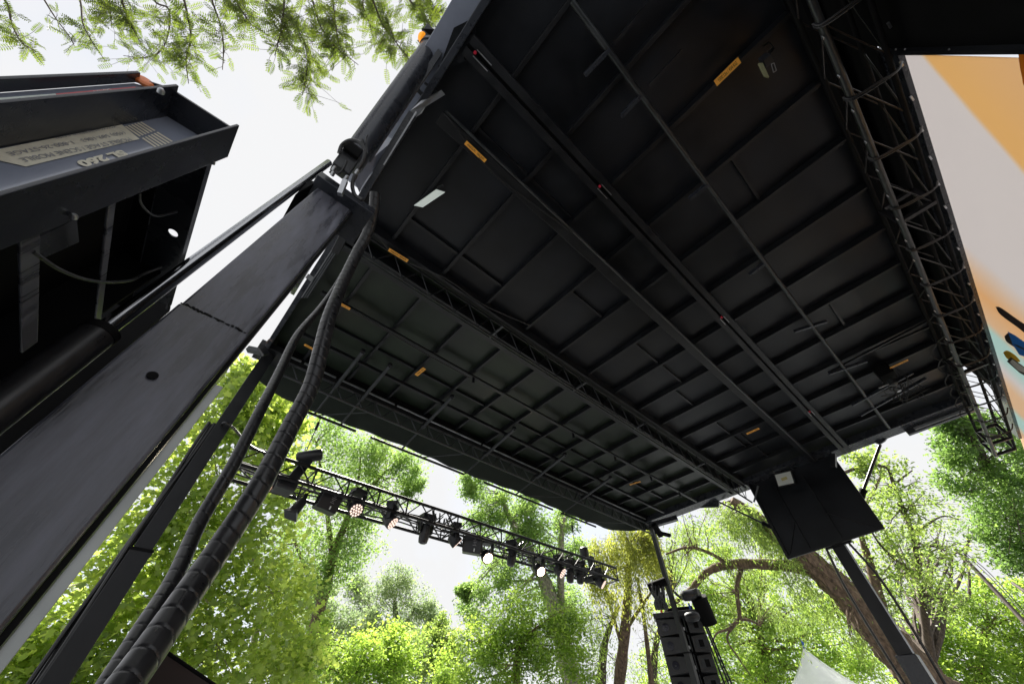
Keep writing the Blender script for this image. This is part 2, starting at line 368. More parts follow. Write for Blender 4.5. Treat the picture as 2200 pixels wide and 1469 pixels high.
def load_label(u0, v0, u1, v1, w, body, label, z=H - .07):
    """orange capacity label stuck under a rafter or rail"""
    a, c = Pz(u0, v0, z), Pz(u1, v1, z); d = (c - a); L = d.length; d.normalize(); s = Z.cross(d)
    if (a - c).dot(ray(1100, 734)) * 0: pass
    o = MB().box((a + c) / 2, L / 2, w / 2, .0015, (d, s, Z)).build('capacity_label', M['orange'])
    tag(o, label, 'label', 'orange capacity labels under the roof')
    e = MB()
    for k in (-1, 1):
        e.box((a + c) / 2 + s * k * (w / 2 - .004), L / 2, .003, .0003, (d, s, Z))
    e2 = text(body, w * .80, (a + c) / 2 - Z * .0018, d, -s, M['ink'], 'lettering', o, lift=.0012, sx=min(1.6, L * .9 / (len(body) * w * .42)))
    return o
load_label(1000, 306, 1043, 347, .042, '446KG/M - 300LB/PI', 'orange load label on a rail above and right of the white work light')
load_label(835, 536, 876, 561, .045, '446KG/M - 300LB/PI', 'orange load label on the truss beam just below the mast head')
load_label(728, 651, 752, 664, .042, '300LB/PI', 'small orange label touching the right side of the thicker hose')
load_label(654, 740, 678, 753, .042, '300LB/PI', 'orange label between the two hoses near the front edge')
load_label(702, 848, 727, 861, .045, '300LB/PI', 'orange label low on the front lattice truss beside the hose')
load_label(894, 806, 912, 791, .06, '1000 LBS', 'orange label set crosswise on a front panel rafter', z=H)
load_label(1537, 180, 1589, 129, .060, '1000 Lbs / 454 KG', 'largest orange label, reading 1000 Lbs, in the dark upper right')
load_label(1604, 932, 1631, 920, .06, '1000 LBS', 'orange label near the far black end wall')
load_label(1912, 791, 1951, 773, .05, '1000 LBS', 'long pale orange label near the back truss')
load_label(1353, 1041, 1376, 1034, .05, '1000 LBS', 'faint orange label on the far part of the front panel', z=H)

# ================================================================== FRONT LATTICE TRUSS, CANOPY, EDGE PIPES
ft = thing('front_edge_truss', 'shallow black lattice truss along the front edge of the stage roof', 'truss', (5, 5.15, 3.75))
for nm, y, z in (('lower_chord', 5.15, 3.75), ('upper_chord', 5.17, 4.0)):
    MB().tube([(0.15, y, z), (9.75, y, z)], .019, 8).build(nm, M['tube'], ft, smooth=True)
b = MB(); n = 28
for i in range(n):
    x0 = 0.15 + i * 9.6 / n; x1 = x0 + 9.6 / n; xm = (x0 + x1) / 2
    b.tube([(x0, 5.15, 3.75), (xm, 5.17, 4.0)], .010, 6); b.tube([(xm, 5.17, 4.0), (x1, 5.15, 3.75)], .010, 6)
    if i % 3 == 1: b.tube([(xm, 5.17, 4.0), (xm + .05, 5.15, 3.75)], .008, 6)
b.build('lattice', M['tube'], ft); adopt(ft)

cn = MB(); nx, ny = 60, 8
front = lambda x: 5.80 + .05 * math.sin(x * 1.9) * (1 - abs(x - 5) / 5) - (0.9 * max(0, x - 8.9) if x > 8.9 else 0) - max(0, .45 - x) * .55
idx = {}
for i in range(nx + 1):
    x = -0.02 + i * 9.7 / nx
    for j in range(ny + 1):
        t = j / ny; y = 5.26 + (front(x) - 5.26) * t
        z = H + .10 + (3.82 - H - .10) * t ** 1.1 - .04 * math.sin(math.pi * t) + .012 * math.sin(x * 9 + t * 3) * t
        idx[i, j] = len(cn.v); cn.v.append((x, y, z))
for i in range(nx):
    for j in range(ny): cn.f.append((idx[i, j], idx[i, j + 1], idx[i + 1, j + 1], idx[i + 1, j]))
o = cn.build('fabric_canopy', M['fabric'], smooth=True)
sm = o.modifiers.new('thickness', 'SOLIDIFY'); sm.thickness = .004
tag(o, 'dark fabric valance with painted-in green bounce, sloping down the stage roof front edge', 'canopy')

gp = 'support poles of the fabric canopy'
k = 0
pole_lab = ['canopy pole just right of the thicker hose, nearest the mast', 'second canopy pole from the mast, beside the nearest one', 'third canopy pole counting from the mast, past the first edge pipe gap', 'canopy pole above the middle of the lighting truss', 'canopy pole in the far half of the roof front edge', 'last canopy pole before the far corner of the roof']
for x in (1.0, 1.45, 2.62, 4.05, 5.45, 6.95):
    t = thing('canopy_pole', pole_lab[k], 'pole', (x, 4.28, H - .02), gp); k += 1
    MB().tube([(x, 4.28, H - .02), (x, 5.08, H - .165)], .030, 10).build('sleeve', M['tube'], t, smooth=True)
    MB().tube([(x, 5.0, H - .15), (x, 5.76, 3.76)], .017, 10).build('pole', M['tube'], t, smooth=True)
    MB().lathe((x, 4.28, H - .03), Z, [(0, .04), (.05, .04), (.06, .02)], 12).build('bracket', M['beam'], t)
    MB().box((x, 5.10, H - .15), .04, .035, .03).build('clamp', M['beam'], t)
    adopt(t)
gp = 'black pipes along the canopy front edge'
for (x0, x1, lb) in ((.86, 1.72, 'short edge pipe nearest the hoses'), (2.0, 4.03, 'second edge pipe from the hoses, under the bulging fabric'), (4.55, 6.6, 'third edge pipe, against the white sky gap'), (6.89, 8.17, 'last edge pipe, above the far end of the lighting truss')):
    o = MB().tube([(x0, 5.765, 3.74), (x1, 5.765, 3.74)], .022, 10).build('edge_pipe', M['truss'], smooth=True)
    tag(o, 'black front ' + lb, 'pipe', gp)
# thin braces at the front edge
for (a, c, lb) in (((1.65, 5.15, 3.75), (1.0, 5.76, 3.72), 'near'), ((3.6, 5.15, 3.75), (3.0, 5.76, 3.72), 'middle'), ((6.4, 5.15, 3.75), (5.4, 5.76, 3.72), 'far'), ((8.6, 5.15, 3.75), (7.6, 5.76, 3.72), 'farthest')):
    tag(MB().tube([a, c], .009, 6).build('edge_brace', M['tube']), 'thin pale diagonal brace from front truss to edge pipe, the %s one' % lb, 'brace', 'thin braces at the front edge')

# ================================================================== FAR END WALL, TOWERS, RAMS
ew = thing('end_wall', 'large black hanging end wall panel at the far end of the stage roof', 'end wall', (9.9, 1.5, 2.55))
x = 9.9
MB().prism([(x, 2.42, 2.52), (x, .66, 2.60), (x, .64, H + .05), (x, 2.44, H + .05)], (.02, 0, 0)).build('wall_sheet', M['panel'], ew)
b = MB()
b.bar((x - .02, 2.42, 2.52), (x - .02, .66, 2.60), .05, .05); b.bar((x - .02, 2.40, 2.54), (x - .02, 2.42, H), .04, .05); b.bar((x - .02, .68, 2.62), (x - .02, .66, H), .04, .05)
b.build('edge_frame', M['beam'], ew)
b = MB(); b.bar((x - .015, 2.33, 2.6), (x - .015, 1.95, 3.1), .02, .02); b.bar((x - .015, .8, 2.66), (x - .015, 1.35, 3.1), .02, .02); b.bar((x - .015, 1.95, 2.56), (x - .015, 1.95, 3.9), .02, .02); b.bar((x - .015, 1.35, 2.6), (x - .015, 1.35, 3.9), .02, .02)
b.build('stiffener', M['beam'], ew)
MB().bar((x - .05, 2.25, H - .06), (x - .05, 2.5, 3.7), .03, .03).build('hanger', M['alu'], ew)
adopt(ew)

fl = thing('flood_light', 'square white-faced flood light on the far black end wall', 'flood light', (9.84, 1.55, 3.83))
c = [Px(p[0], p[1], 9.78) for p in ((1665, 1020), (1698, 1012), (1706, 1037), (1673, 1044))]
c2 = [Px(p[0], p[1], 9.79) for p in ((1661, 1018), (1700, 1009), (1710, 1038), (1672, 1047))]
MB().prism(c2, (.06, 0, 0)).build('housing', M['plastic'], fl)
MB().prism(c, (-.008, 0, 0)).build('lens', M['white'], fl)
e = (c[0] + c[1] + c[2] + c[3]) / 4
MB().prism([e + V((-.012, dy, dz)) for dy, dz in ((-.06, -.03), (.06, -.03), (.06, .03), (-.06, .03))], (.003, 0, 0)).build('emitter', mat('yellow_led_chip', (.55, .50, .22), .4), fl)
MB().bar(e + V((.06, -.13, .1)), e + V((.06, .13, .1)), .02, .08).build('bracket', M['plastic'], fl)
adopt(fl)

def ram(label, p0, p1, q1, rb, rr, bm='black'):
    t = thing('hydraulic_ram', label, 'hydraulic ram', p0, 'hydraulic rams lifting the roof')
    d = (V(p1) - V(p0)).normalized()
    MB().tube([p0, p1], rb, 20).build('barrel', M[bm], t, smooth=True)
    MB().tube([V(p1) + d * .002, q1], rr, 16).build('rod', M['chrome' if bm == 'gloss' else 'truss'], t, smooth=True)
    MB().tube([V(p1) - d * .03, V(p1) + d * .012], rb * 1.12, 20).build('gland', M[bm], t, smooth=True)
    adopt(t); return t
ram('ram at the far end, standing free against the sky right of the black end wall', Px(1838, 1105, 10.1), Px(1855, 1052, 10.1), Px(1891, 955, 10.1), .058, .028)
ram('thin ram at the far end, crossing the trees left of the black end wall', Px(1700, 1150, 10.1), Px(1640, 1124, 10.1), Px(1545, 1078, 10.1), .045, .02)

rt = thing('roof_tower', 'black telescoping tower at the far end, in front of the leaning willow trunk', 'lifting tower', (10.1, 1.5, G), 'roof lifting towers')
MB().span(10.02, 10.22, 1.40, 1.62, 0.9, 3.6).build('inner_mast', M['beam'], rt, bevel=.008)
MB().span(9.98, 10.26, 1.37, 1.65, G, 0.9).build('outer_mast', M['gloss'], rt, bevel=.01)
MB().span(10.0, 10.02, 1.385, 1.40, -.5, 2.7).build('edge_rail', M['alu'], rt)
MB().bar((9.99, 1.25, 2.56), (9.99, 1.72, 2.54), .06, .05).build('collar', M['beam'], rt)
adopt(rt)
for i, (y0, y1, nm) in enumerate(((1.72, 1.95, 'left'), (1.32, .95, 'right'))):
    pts = spline([(10.05, y0, 2.55), (10.1, y0 + (y1 - y0) * .3, 1.9), (10.1, y0 + (y1 - y0) * .25, 1.0), (10.1, y0 + (y1 - y0) * .1, .2), (10.1, y0, -1.0)], 8)
    tag(MB().tube(pts, .022, 8).build('tower_hose', M['rubber'], smooth=True), 'thin hose sagging on the %s side of the far tower' % nm, 'hose', 'hoses of the far tower')
tag(MB().bar(Pd(1791, 975, 7.7), Pd(1791, 1003, 7.6), .10, .08).build('hanger_bracket', M['beam'], bevel=.004), 'short dark bracket in the notch above the far end wall', 'bracket')

# corner posts
def corner_post(x, y, label, w):
    t = thing('corner_post', label, 'post', (x, y, G), 'corner posts of the roof front')
    MB().span(x - w / 2, x + w / 2, y - w / 2, y + w / 2, 1.35, H + .05).build('inner_tube', M['beam'], t, bevel=.006)
    MB().span(x - w / 2 - .012, x + w / 2 + .012, y - w / 2 - .012, y + w / 2 + .012, G, 1.352).build('outer_tube', M['beam'], t, bevel=.006)
    MB().box((x, y, 1.35), w / 2 + .02, w / 2 + .02, .012).build('collar', M['black'], t)
    MB().box((x, y, H + .0), w * 1.2, w * 1.2, .05).build('cap', M['beam'], t, bevel=.005)
    adopt(t)
corner_post(-.01, 5.22, 'square black near corner post running down left with cables strapped to it', .15)
corner_post(9.95, 5.22, 'square black front corner post at the far end, in front of the speaker stack', .10)
# corner brackets seen at both front corners
t = thing('corner_bracket', 'angled black corner bracket arm beyond the far front roof corner', 'bracket', (10.0, 5.0, 4.0))
MB().bar(Pd(1400, 1128, 9.0), Pd(1455, 1112, 8.9), .14, .10).build('arm', M['gloss'], t, bevel=.006)
MB().bar(Pd(1408, 1142, 8.9), Pd(1440, 1150, 8.9), .08, .06).build('foot', M['black'], t)
MB().bar(Pd(1404, 1126, 8.9), Pd(1420, 1150, 8.9), .10, .12).build('block', M['black'], t)
adopt(t)
t = thing('corner_latch', 'small grey latch with a hook at the near front roof corner', 'latch', Pd(550, 752, 5.2))
MB().bar(Pd(533, 750, 5.2), Pd(562, 756, 5.2), .08, .07).build('plate', M['tube'], t, bevel=.004)
MB().bar(Pd(560, 745, 5.15), Pd(572, 762, 5.15), .05, .09).build('block', M['beam'], t)
MB().tube([Pd(572, 737, 5.2), Pd(579, 729, 5.2), Pd(585, 733, 5.2)], .012, 6).build('hook', M['rust'], t)
adopt(t)

# cables strapped down the near corner post
b = MB()
for i, (dx, dy) in enumerate(((-.10, -.05), (-.115, .0), (-.095, .05), (-.13, -.03))):
    pts = [(-.01 + dx + .012 * math.sin(z * 3 + i), 5.22 + dy * (1 + .2 * math.sin(z * 2 + i)), z) for z in np.linspace(2.75, -1.5, 40)]
    b.tube(pts, .018, 8)
t = b.build('cable_bundle', M['cable'], smooth=True); tag(t, 'black cables strapped along the near front corner post', 'cables')

# ================================================================== NEAR MAST (leaning slightly), its head, hoses and rams
mt = thing('near_mast', 'big scuffed black mast rising across the lower left, telescoping in two sections', 'lifting tower', (-.3, 1.1, G), 'roof lifting towers')
A = Py(685, 400, 1.42); B = Py(754, 455, 1.42); B.z = A.z = (A.z + B.z) / 2
xdir = (B - A).normalized(); wd = (B - A).length; nrm = xdir.cross(T).normalized()   # faces the camera (towards -y)
if nrm.y > 0: nrm = -nrm
Ls = 1.40
def onface(u, v):
    r = ray(u, v); return r * (A.dot(nrm) / r.dot(nrm))
B1 = onface(0, 1350); sB = (A - B1).dot(T)                     # right edge narrows slightly downwards
def eL(s_): return A - T * s_
def eR(s_): return B.lerp(B1, s_ / sB)
def mast_sec(s0, s1, grow, dep, nm, m):
    w_ = xdir * grow
    MB().prism([eL(s0) - w_ + nrm * grow, eR(s0) + w_ + nrm * grow, eR(s1) + w_ + nrm * grow, eL(s1) - w_ + nrm * grow], -nrm * dep).build(nm, m, mt, bevel=.007)
mast_sec(-.05, Ls, 0, .24, 'inner_section', M['mast'])
mast_sec(Ls, 3.4, .004, .25, 'outer_section', M['mast'])
b = MB(); rr = random.Random(4); k_ = 34                        # ragged sealant seam
for i in range(k_):
    a = eL(Ls).lerp(eR(Ls), i / k_); c = eL(Ls).lerp(eR(Ls), (i + 1) / k_); h_ = rr.uniform(.0012, .0045); o_ = rr.uniform(-.003, .003)
    if rr.random() < .12: continue
    b.box((a + c) / 2 + nrm * .005 + T * o_, (c - a).length / 2 + .001, .0012, h_, (xdir, nrm, T))
b.build('seam', M['black'], mt)
def lip(a0, a1, back, s0, s1, nm, m, th=.004):
    MB().prism([eR(s0) + xdir * a0 - nrm * back, eR(s0) + xdir * a1 - nrm * back, eR(s1) + xdir * a1 - nrm * back, eR(s1) + xdir * a0 - nrm * back], -nrm * th).build(nm, m, mt, bevel=.001)
lip(.0045, .016, .012, -.02, 3.4, 'side_flange', M['black'])
lip(.0165, .040, .030, 1.62, 3.4, 'side_plate', mat('grey_galvanised_plate', (.34, .36, .35), .28, metal=.2, var=.2, scale=3))
# bolt hole in the lower section
r = ray(326, 810); hp = r * ((A - nrm * -.0).dot(nrm) / r.dot(nrm))
MB().lathe(hp + nrm * .0085, nrm, [(0, .013), (.0015, .013)], 24).build('bolt_hole', M['black'], mt)
# head: cap box, pump, valve, hose loops
hc = A + xdir * wd * .5 - nrm * .10 + T * .04
MB().box(hc + nrm * .03 + xdir * .04, wd / 2 + .075, .14, .045, (xdir, nrm, T)).build('head_box', M['gloss'], mt, bevel=.006)
MB().prism([A - xdir * .06 + T * .02, A - xdir * .06 - T * .16 - nrm * .05, A - xdir * .03 - T * .02, A + xdir * .0 + T * .09], nrm * -.2).build('head_flange', M['black'], mt, bevel=.003)
adopt(mt)

tl = (Pd(705, 352, 2.55), )
b0 = Pd(705, 345, 2.45)
ram_dir = -T
p_rod_top = Py(706, 350, 1.52)
p_b = p_rod_top - T * 2.15
t = thing('hydraulic_ram', 'polished upright ram with a fat black barrel, left of the near mast', 'hydraulic ram', p_b, 'hydraulic rams lifting the roof')
MB().tube([p_rod_top + T * .0, p_b], .024, 24).build('rod', M['chrome'], t, smooth=True)
MB().tube([p_b, p_b - T * 1.6], .041, 32).build('barrel', M['rubber'], t, smooth=True)
MB().tube([p_b + T * .004, p_b - T * .02], .043, 32).build('gland', M['black'], t, smooth=True)
adopt(t)

# upper ram from mast head to the rear roof panel
q0, q1, q2 = Pd(752, 352, 2.62), Pd(925, 104, 3.35), Pd(1020, -30, 3.7)
t = ram('ram from the near mast head up to the roof edge beside the overhanging leaves', q0, q1, q2, .085, .036, 'gloss')
pump = thing('hydraulic_pump', 'black hydraulic valve block with looped hose on the near mast head', 'valve block', Pd(745, 350, 2.5))
d = (q1 - q0).normalized()
MB().box(Pd(742, 352, 2.42), .055, .045, .085, (xdir, d.cross(xdir).normalized(), d)).build('valve_block', M['plastic'], pump, bevel=.006)
MB().box(Pd(757, 325, 2.42), .05, .03, .04, (xdir, d.cross(xdir).normalized(), d)).build('valve_cap', M['black'], pump, bevel=.006)
for pts, r in (([(728, 330), (735, 312), (752, 302), (772, 306), (784, 322), (780, 345), (766, 372), (757, 395), (762, 418), (778, 430)], .012),
               ([(778, 300), (783, 318), (782, 335), (772, 362), (762, 385)], .009), ([(745, 345), (738, 362), (728, 372), (716, 366), (708, 372)], .007),
               ([(790, 290), (786, 300), (788, 316), (790, 330)], .004)):
    MB().tube(spline([Pd(u, v, 2.34) for u, v in pts], 6), r, 8).build('looped_hose', M['rubber'], pump, smooth=True)
MB().bar(Pd(742, 388, 2.3), Pd(730, 418, 2.25), .03, .03).build('fitting', M['alu'], pump, bevel=.003)
for u, v in ((716, 366), (713, 377), (742, 386), (765, 373)):
    MB().lathe(Pd(u, v, 2.3), nrm, [(0, .012), (.02, .012), (.03, .007)], 8).build('fitting', M['alu'], pump)
adopt(pump)

# lamps on the roof edge
am = thing('marker_light', 'amber marker light in a black housing on the roof edge near the overhanging leaves', 'marker light', Pd(910, 85, 3.3))
MB().bar(Pd(908, 92, 3.36), Pd(925, 64, 3.4), .09, .07).build('housing', M['plastic'], am, bevel=.008)
MB().bar(Pd(908, 66, 3.36), Pd(936, 68, 3.36), .03, .06).build('bracket', M['black'], am)
d2 = (Pd(925, 64, 3.4) - Pd(908, 92, 3.36)).normalized(); side = (Pd(900, 80, 3.36) - Pd(912, 86, 3.36)).normalized()
b = MB().lathe(Pd(909, 82, 3.33), side, [(0, .045), (.02, .043), (.035, .03), (.042, .01)], 16); b.build('lens', M['amber2'], am, smooth=True)
adopt(am)

# post-like members beside the hoses under the mast head
st = thing('folding_strut', 'short ribbed steel strut hanging beside the hoses below the mast head', 'strut', Pd(680, 600, 3.9))
b = MB()
for k in (-1, 0, 1): b.tube([Pd(722 + k * 5, 535, 3.9), Pd(655 + k * 5, 640, 3.9)], .013, 8)
b.build('ribs', M['tube'], st, smooth=True); MB().bar(Pd(740, 505, 3.8), Pd(722, 540, 3.9), .08, .10).build('mount', M['beam'], st, bevel=.005)
MB().bar(Pd(668, 592, 3.85), Pd(662, 600, 3.85), .06, .03).build('latch', M['alu'], st); adopt(st)

def spiral_hose(name, label, ctrl, R, pitch):
    pts = spline([Pd(u, v, d) for u, v, d in ctrl], 40)
    # resample
    P = np.array([tuple(p) for p in pts]); seg = np.linalg.norm(np.diff(P, axis=0), axis=1); S = np.concatenate([[0], np.cumsum(seg)])
    m = int(S[-1] / .003); ss = np.linspace(0, S[-1], m); Q = np.stack([np.interp(ss, S, P[:, i]) for i in range(3)], 1)
    n = 28; verts = []; a = V((1, 0, 0))
    for i in range(m):
        t = V(Q[min(i + 1, m - 1)] - Q[max(i - 1, 0)]).normalized(); a = (a - t * a.dot(t)).normalized(); bb = t.cross(a); p = V(Q[i])
        wob = 1 + .02 * math.sin(ss[i] * 5)
        for k in range(n):
            an = 2 * math.pi * k / n; ph = (ss[i] / pitch + k / n) % 1
            rr = R * wob * (0.935 if ph < .09 else 1.0)
            verts.append(tuple(p + (a * math.cos(an) + bb * math.sin(an)) * rr))
    f = [(i * n + k, i * n + (k + 1) % n, (i + 1) * n + (k + 1) % n, (i + 1) * n + k) for i in range(m - 1) for k in range(n)]
    b = MB(); b.v = verts; b.f = f
    return tag(b.build(name, M['rubber'], smooth=True), label, 'hose', 'spiral wrapped hoses')
spiral_hose('wrapped_hose', 'thicker black spiral-wrapped hose curving down from the mast head, the right one', [(806, 415, 3.0), (803, 450, 3.0), (790, 500, 3.0), (765, 548, 2.9), (735, 612, 2.6), (708, 680, 2.3), (690, 750, 2.1), (668, 830, 1.95), (622, 920, 1.75), (560, 1040, 1.5), (480, 1165, 1.32), (395, 1290, 1.12), (320, 1400, .97), (240, 1510, .85)], .041, .062)
spiral_hose('wrapped_hose', 'thinner black spiral-wrapped hose, the left one, running beside the corner post', [(760, 548, 3.9), (725, 610, 3.6), (690, 660, 3.2), (640, 720, 2.7), (600, 800, 2.3), (560, 880, 1.95), (500, 1000, 1.7), (430, 1120, 1.5), (375, 1240, 1.28), (300, 1360, 1.08), (225, 1480, .93), (190, 1530, .88)], .027, .055)
MBx = MB().box(Pd(400, 1462, .62), .07, .10, .02, (X, Y, (Z * .4 + X * .2).normalized()))
cs = thing('equipment_case', 'dark brown corner of a case at the bottom edge below the hoses', 'case', Pd(400, 1560, 1.1))
dep = 1.25
tp = [Pd(345, 1392, dep), Pd(480, 1485, dep * 1.0), Pd(480, 1600, dep * .8), Pd(180, 1600, dep * .8)]
MB().prism(tp, ray(400, 1450).normalized() * .3).build('panel', M['case'], cs, bevel=.004)
MB().tube([tp[0], tp[1]], .006, 8).build('edge_trim', M['black'], cs)
adopt(cs)

# ================================================================== TRAILER END STRUCTURE (SL 260)
te = thing('trailer_end_post', 'black open steel frame with decals and an amber reflector in the upper left corner', 'trailer frame', (-.5, .8, G))
E0 = Pd(515, 270, 1.15); E1 = Px(495, 335, E0.x); dpt = E1.y - E0.y
F1 = Py(385, 185, E0.y); F3 = Py(303, 157, E0.y)
LL = 2.6
def plate(top0, top1, thick, nm, m='gloss', L=LL, **k):     # plate from edge top0-top1 running down the lean direction
    return MB().prism([top0, top1, top1 - T * L, top0 - T * L], thick).build(nm, M[m], te, **k)
plate(E0, E0 + Y * dpt, V((-.008, 0, 0)), 'front_flange', bevel=.002)
plate(F1, F1 + Y * dpt, V((-.008, 0, 0)), 'middle_flange', bevel=.002)
plate(F3, F3 + Y * dpt * .24, V((-.008, 0, 0)), 'rear_flange', bevel=.002)
wy = dpt * .80
W0 = V((E0.x - .008, E0.y + wy, E0.z - .012)); W1 = V((F1.x, E0.y + wy, F1.z - .012))
plate(W0, W1, V((0, .006, 0)), 'web', 'trailer')
w2 = dpt * .22
V0 = V((F1.x - .008, E0.y + w2, F1.z - .02)); V1 = V((F3.x, E0.y + w2, F3.z - .02))
plate(V0, V1, V((0, .006, 0)), 'narrow_web', 'trailer')
# end cap between the flanges
ic = [Px(343, 200, F1.x), E0 + V((-.008, .02, -.02))]
MB().prism([F1 + V((0, .012, -.02)), E0 + V((-.008, .012, -.02)), E0 + V((-.008, wy, -.02)), F1 + V((0, wy, -.02))], T * .008).build('end_cap', M['gloss'], te)
MB().prism([F3 + V((0, .012, -.012)), F1 + V((-.008, .012, -.02)), F1 + V((-.008, w2, -.02)), F3 + V((0, w2, -.012))], T * .008).build('end_cap', M['gloss'], te)
# top plate with a round hole, seen from below, made as a ring of quads round the hole
zt = E0.z - .03
zx = lambda u, v: Pz(u, v, zt)
q = [zx(455, 342), zx(366, 655), zx(286, 640), zx(338, 395)]
hc_ = zx(371, 501); hr = .016; nseg = 32
def onquad(th):
    dd = V((math.cos(th), math.sin(th), 0)); best = 9
    for i in range(4):
        a, c = q[i], q[(i + 1) % 4]; e = c - a; den = dd.x * e.y - dd.y * e.x
        if abs(den) < 1e-9: continue
        w = a - hc_; s_ = (w.x * e.y - w.y * e.x) / den; t_ = (w.x * dd.y - w.y * dd.x) / den
        if s_ > 0 and -1e-6 <= t_ <= 1 + 1e-6: best = min(best, s_)
    return hc_ + dd * best
ths = sorted([2 * math.pi * i / nseg for i in range(nseg)] + [math.atan2((p - hc_).y, (p - hc_).x) % (2 * math.pi) for p in q])
b = MB()
for i in range(len(ths)):
    t0, t1 = ths[i], ths[(i + 1) % len(ths)]
    p0 = hc_ + V((math.cos(t0), math.sin(t0), 0)) * hr; p1 = hc_ + V((math.cos(t1), math.sin(t1), 0)) * hr
    b.prism([p0, onquad(t0), onquad(t1), p1], (0, 0, .006))
b.build('top_plate', M['gloss'], te)
MB().bar(q[0] + V((0, 0, -.012)), q[1] + V((0, 0, -.012)), .006, .03).build('plate_lip', M['gloss'], te)
MB().bar(q[3] + V((0, .0, -.001)), q[2] + V((0, 0, -.001)), .002, .004).build('seam', M['mast'], te)
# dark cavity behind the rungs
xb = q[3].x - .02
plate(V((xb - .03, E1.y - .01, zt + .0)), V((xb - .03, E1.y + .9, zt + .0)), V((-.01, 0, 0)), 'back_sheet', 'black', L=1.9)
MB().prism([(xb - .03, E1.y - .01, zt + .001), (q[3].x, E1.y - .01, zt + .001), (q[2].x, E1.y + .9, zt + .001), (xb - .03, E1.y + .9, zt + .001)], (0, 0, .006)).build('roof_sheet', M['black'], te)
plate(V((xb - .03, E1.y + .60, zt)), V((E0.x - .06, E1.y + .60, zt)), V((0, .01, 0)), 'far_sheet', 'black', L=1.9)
for (u0, v0, u1, v1, w) in ((62, 505, 62, 745, .040), (240, 425, 208, 700, .022)):
    MB().bar(Px(u0, v0, E0.x - .03), Px(u1, v1, E0.x - .03), w, .006, up=T.cross(Y)).build('rung', M['alu'] if 0 else M['mast'], te, bevel=.002)
MB().prism([Px(84, 510, E0.x - .07), Px(165, 470, E0.x - .07), Px(170, 520, E0.x - .07), Px(84, 560, E0.x - .07)], (-.006, 0, 0)).build('inner_plate', M['gloss'], te)
MB().tube(spline([Px(u, v, E0.x - .028) for u, v in ((70, 540), (92, 556), (130, 580), (180, 599), (230, 606), (280, 602), (310, 588), (345, 574))], 8), .0042, 10).build('cable', M['rubber'], te, smooth=True)
MB().tube(spline([Px(u, v, E0.x - .03) for u, v in ((300, 415), (302, 435), (318, 455), (340, 464), (380, 455))], 8), .003, 8).build('cable', M['rubber'], te, smooth=True)
for u, v in ((158, 468), (457, 352), (345, 200)):
    MB().lathe(Px(u, v, E0.x + .001), -Y, [(0, .006), (.006, .006), (.010, .003)], 10).build('bolt', M['alu'], te, smooth=True)
MB().prism([Py(u, v, 1.95) for u, v in ((374, 590), (366, 664), (-90, 1060), (-90, 520))], (0, .02, 0)).build('lower_sheet', M['black'], te)
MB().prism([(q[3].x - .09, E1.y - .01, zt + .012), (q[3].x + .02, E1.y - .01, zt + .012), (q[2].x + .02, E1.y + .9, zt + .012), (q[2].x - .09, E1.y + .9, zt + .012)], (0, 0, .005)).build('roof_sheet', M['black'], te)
# decals on the web
yw = W0.y - .0006
def Wp(u, v): return Pa(u, v, 1, yw)                        # pixel to web (the web leans: correct along T)
def onweb(u, v, off=.001):
    r = ray(u, v); nn = X.cross(T).normalized(); return r * ((W0 - Y * off).dot(nn) / r.dot(nn))
b = MB()
b.poly([onweb(*p) for p in ((-60, 332), (262, 268), (300, 299), (56, 358))])
b.build('decal_plate', M['cream'], te)
Tn = X.cross(T).normalized()
def decal(txt, u0, v0, u1, v1, h, m, nm='lettering', bold=0):  # text runs from (u0,v0) to (u1,v1)
    a, c = onweb(u0, v0, .0018), onweb(u1, v1, .0018); xd = (c - a).normalized(); yd = Tn.cross(xd)
    n_ = xd.cross(yd)
    if n_.dot(-(a)) < 0: yd = -yd
    o = text(txt, h, (a + c) / 2, xd, yd, m, nm, te, lift=.0004, bold=bold)
    xs = [v.co.dot(xd) for v in o.data.vertices]; L = max(xs) - min(xs); k = (c - a).length / L; mid = ((a + c) / 2).dot(xd)
    for v in o.data.vertices: v.co += xd * ((v.co.dot(xd) - mid) * (k - 1) + (mid - (a + c).dot(xd) / 2))
    return o
decal('SL 260', 268, 327, 170, 353, .021, M['cream'], bold=.0012)
decal('MOBILE STAGE / SCENE MOBILE', 280, 299, 46, 344, .0145, M['greyink'])
decal('(450) 589-1063   1-800-26-STAGE', 268, 285, 18, 331, .0125, M['greyink'])
decal('www.stageline.com', 250, 273, 120, 298, .007, M['greyink'])
b = MB()
for i in range(6):                                         # striped logo, two blocks
    for (s0, s1) in ((0, .45), (.52, 1.0)):
        u0, v0 = 268 + i * 6.5, 272 - i * 1.8; u1, v1 = 338 + i * 6, 320 - i * 3
        f0, f1 = s0, s1
        pa = (u0 + (u1 - u0) * f0, v0 + (v1 - v0) * f0); pb = (u0 + (u1 - u0) * f1, v0 + (v1 - v0) * f1)
        b.poly([onweb(pa[0], pa[1]), onweb(pb[0], pb[1]), onweb(pb[0] + 3.6, pb[1] - 1.2), onweb(pa[0] + 3.6, pa[1] - 1.2)])
b.build('striped_emblem', M['cream'], te)
def onnw(u, v, off=.001):
    r = ray(u, v); nn = X.cross(T).normalized(); return r * ((V0 - Y * off).dot(nn) / r.dot(nn))
MB().prism([onnw(120, 202), onnw(290, 187), onnw(296, 194), onnw(126, 212)], (0, -.0006, 0)).build('red_tape', M['red'], te)
MB().prism([onnw(-40, 214), onnw(119, 202), onnw(126, 212), onnw(-40, 228)], (0, -.0006, 0)).build('white_tape', M['whitetape'], te)
a, c = onnw(258, 191, .003), onnw(182, 201, .003); xd = (c - a).normalized(); yd = Tn.cross(xd)
if xd.cross(yd).dot(-a) < 0: yd = -yd
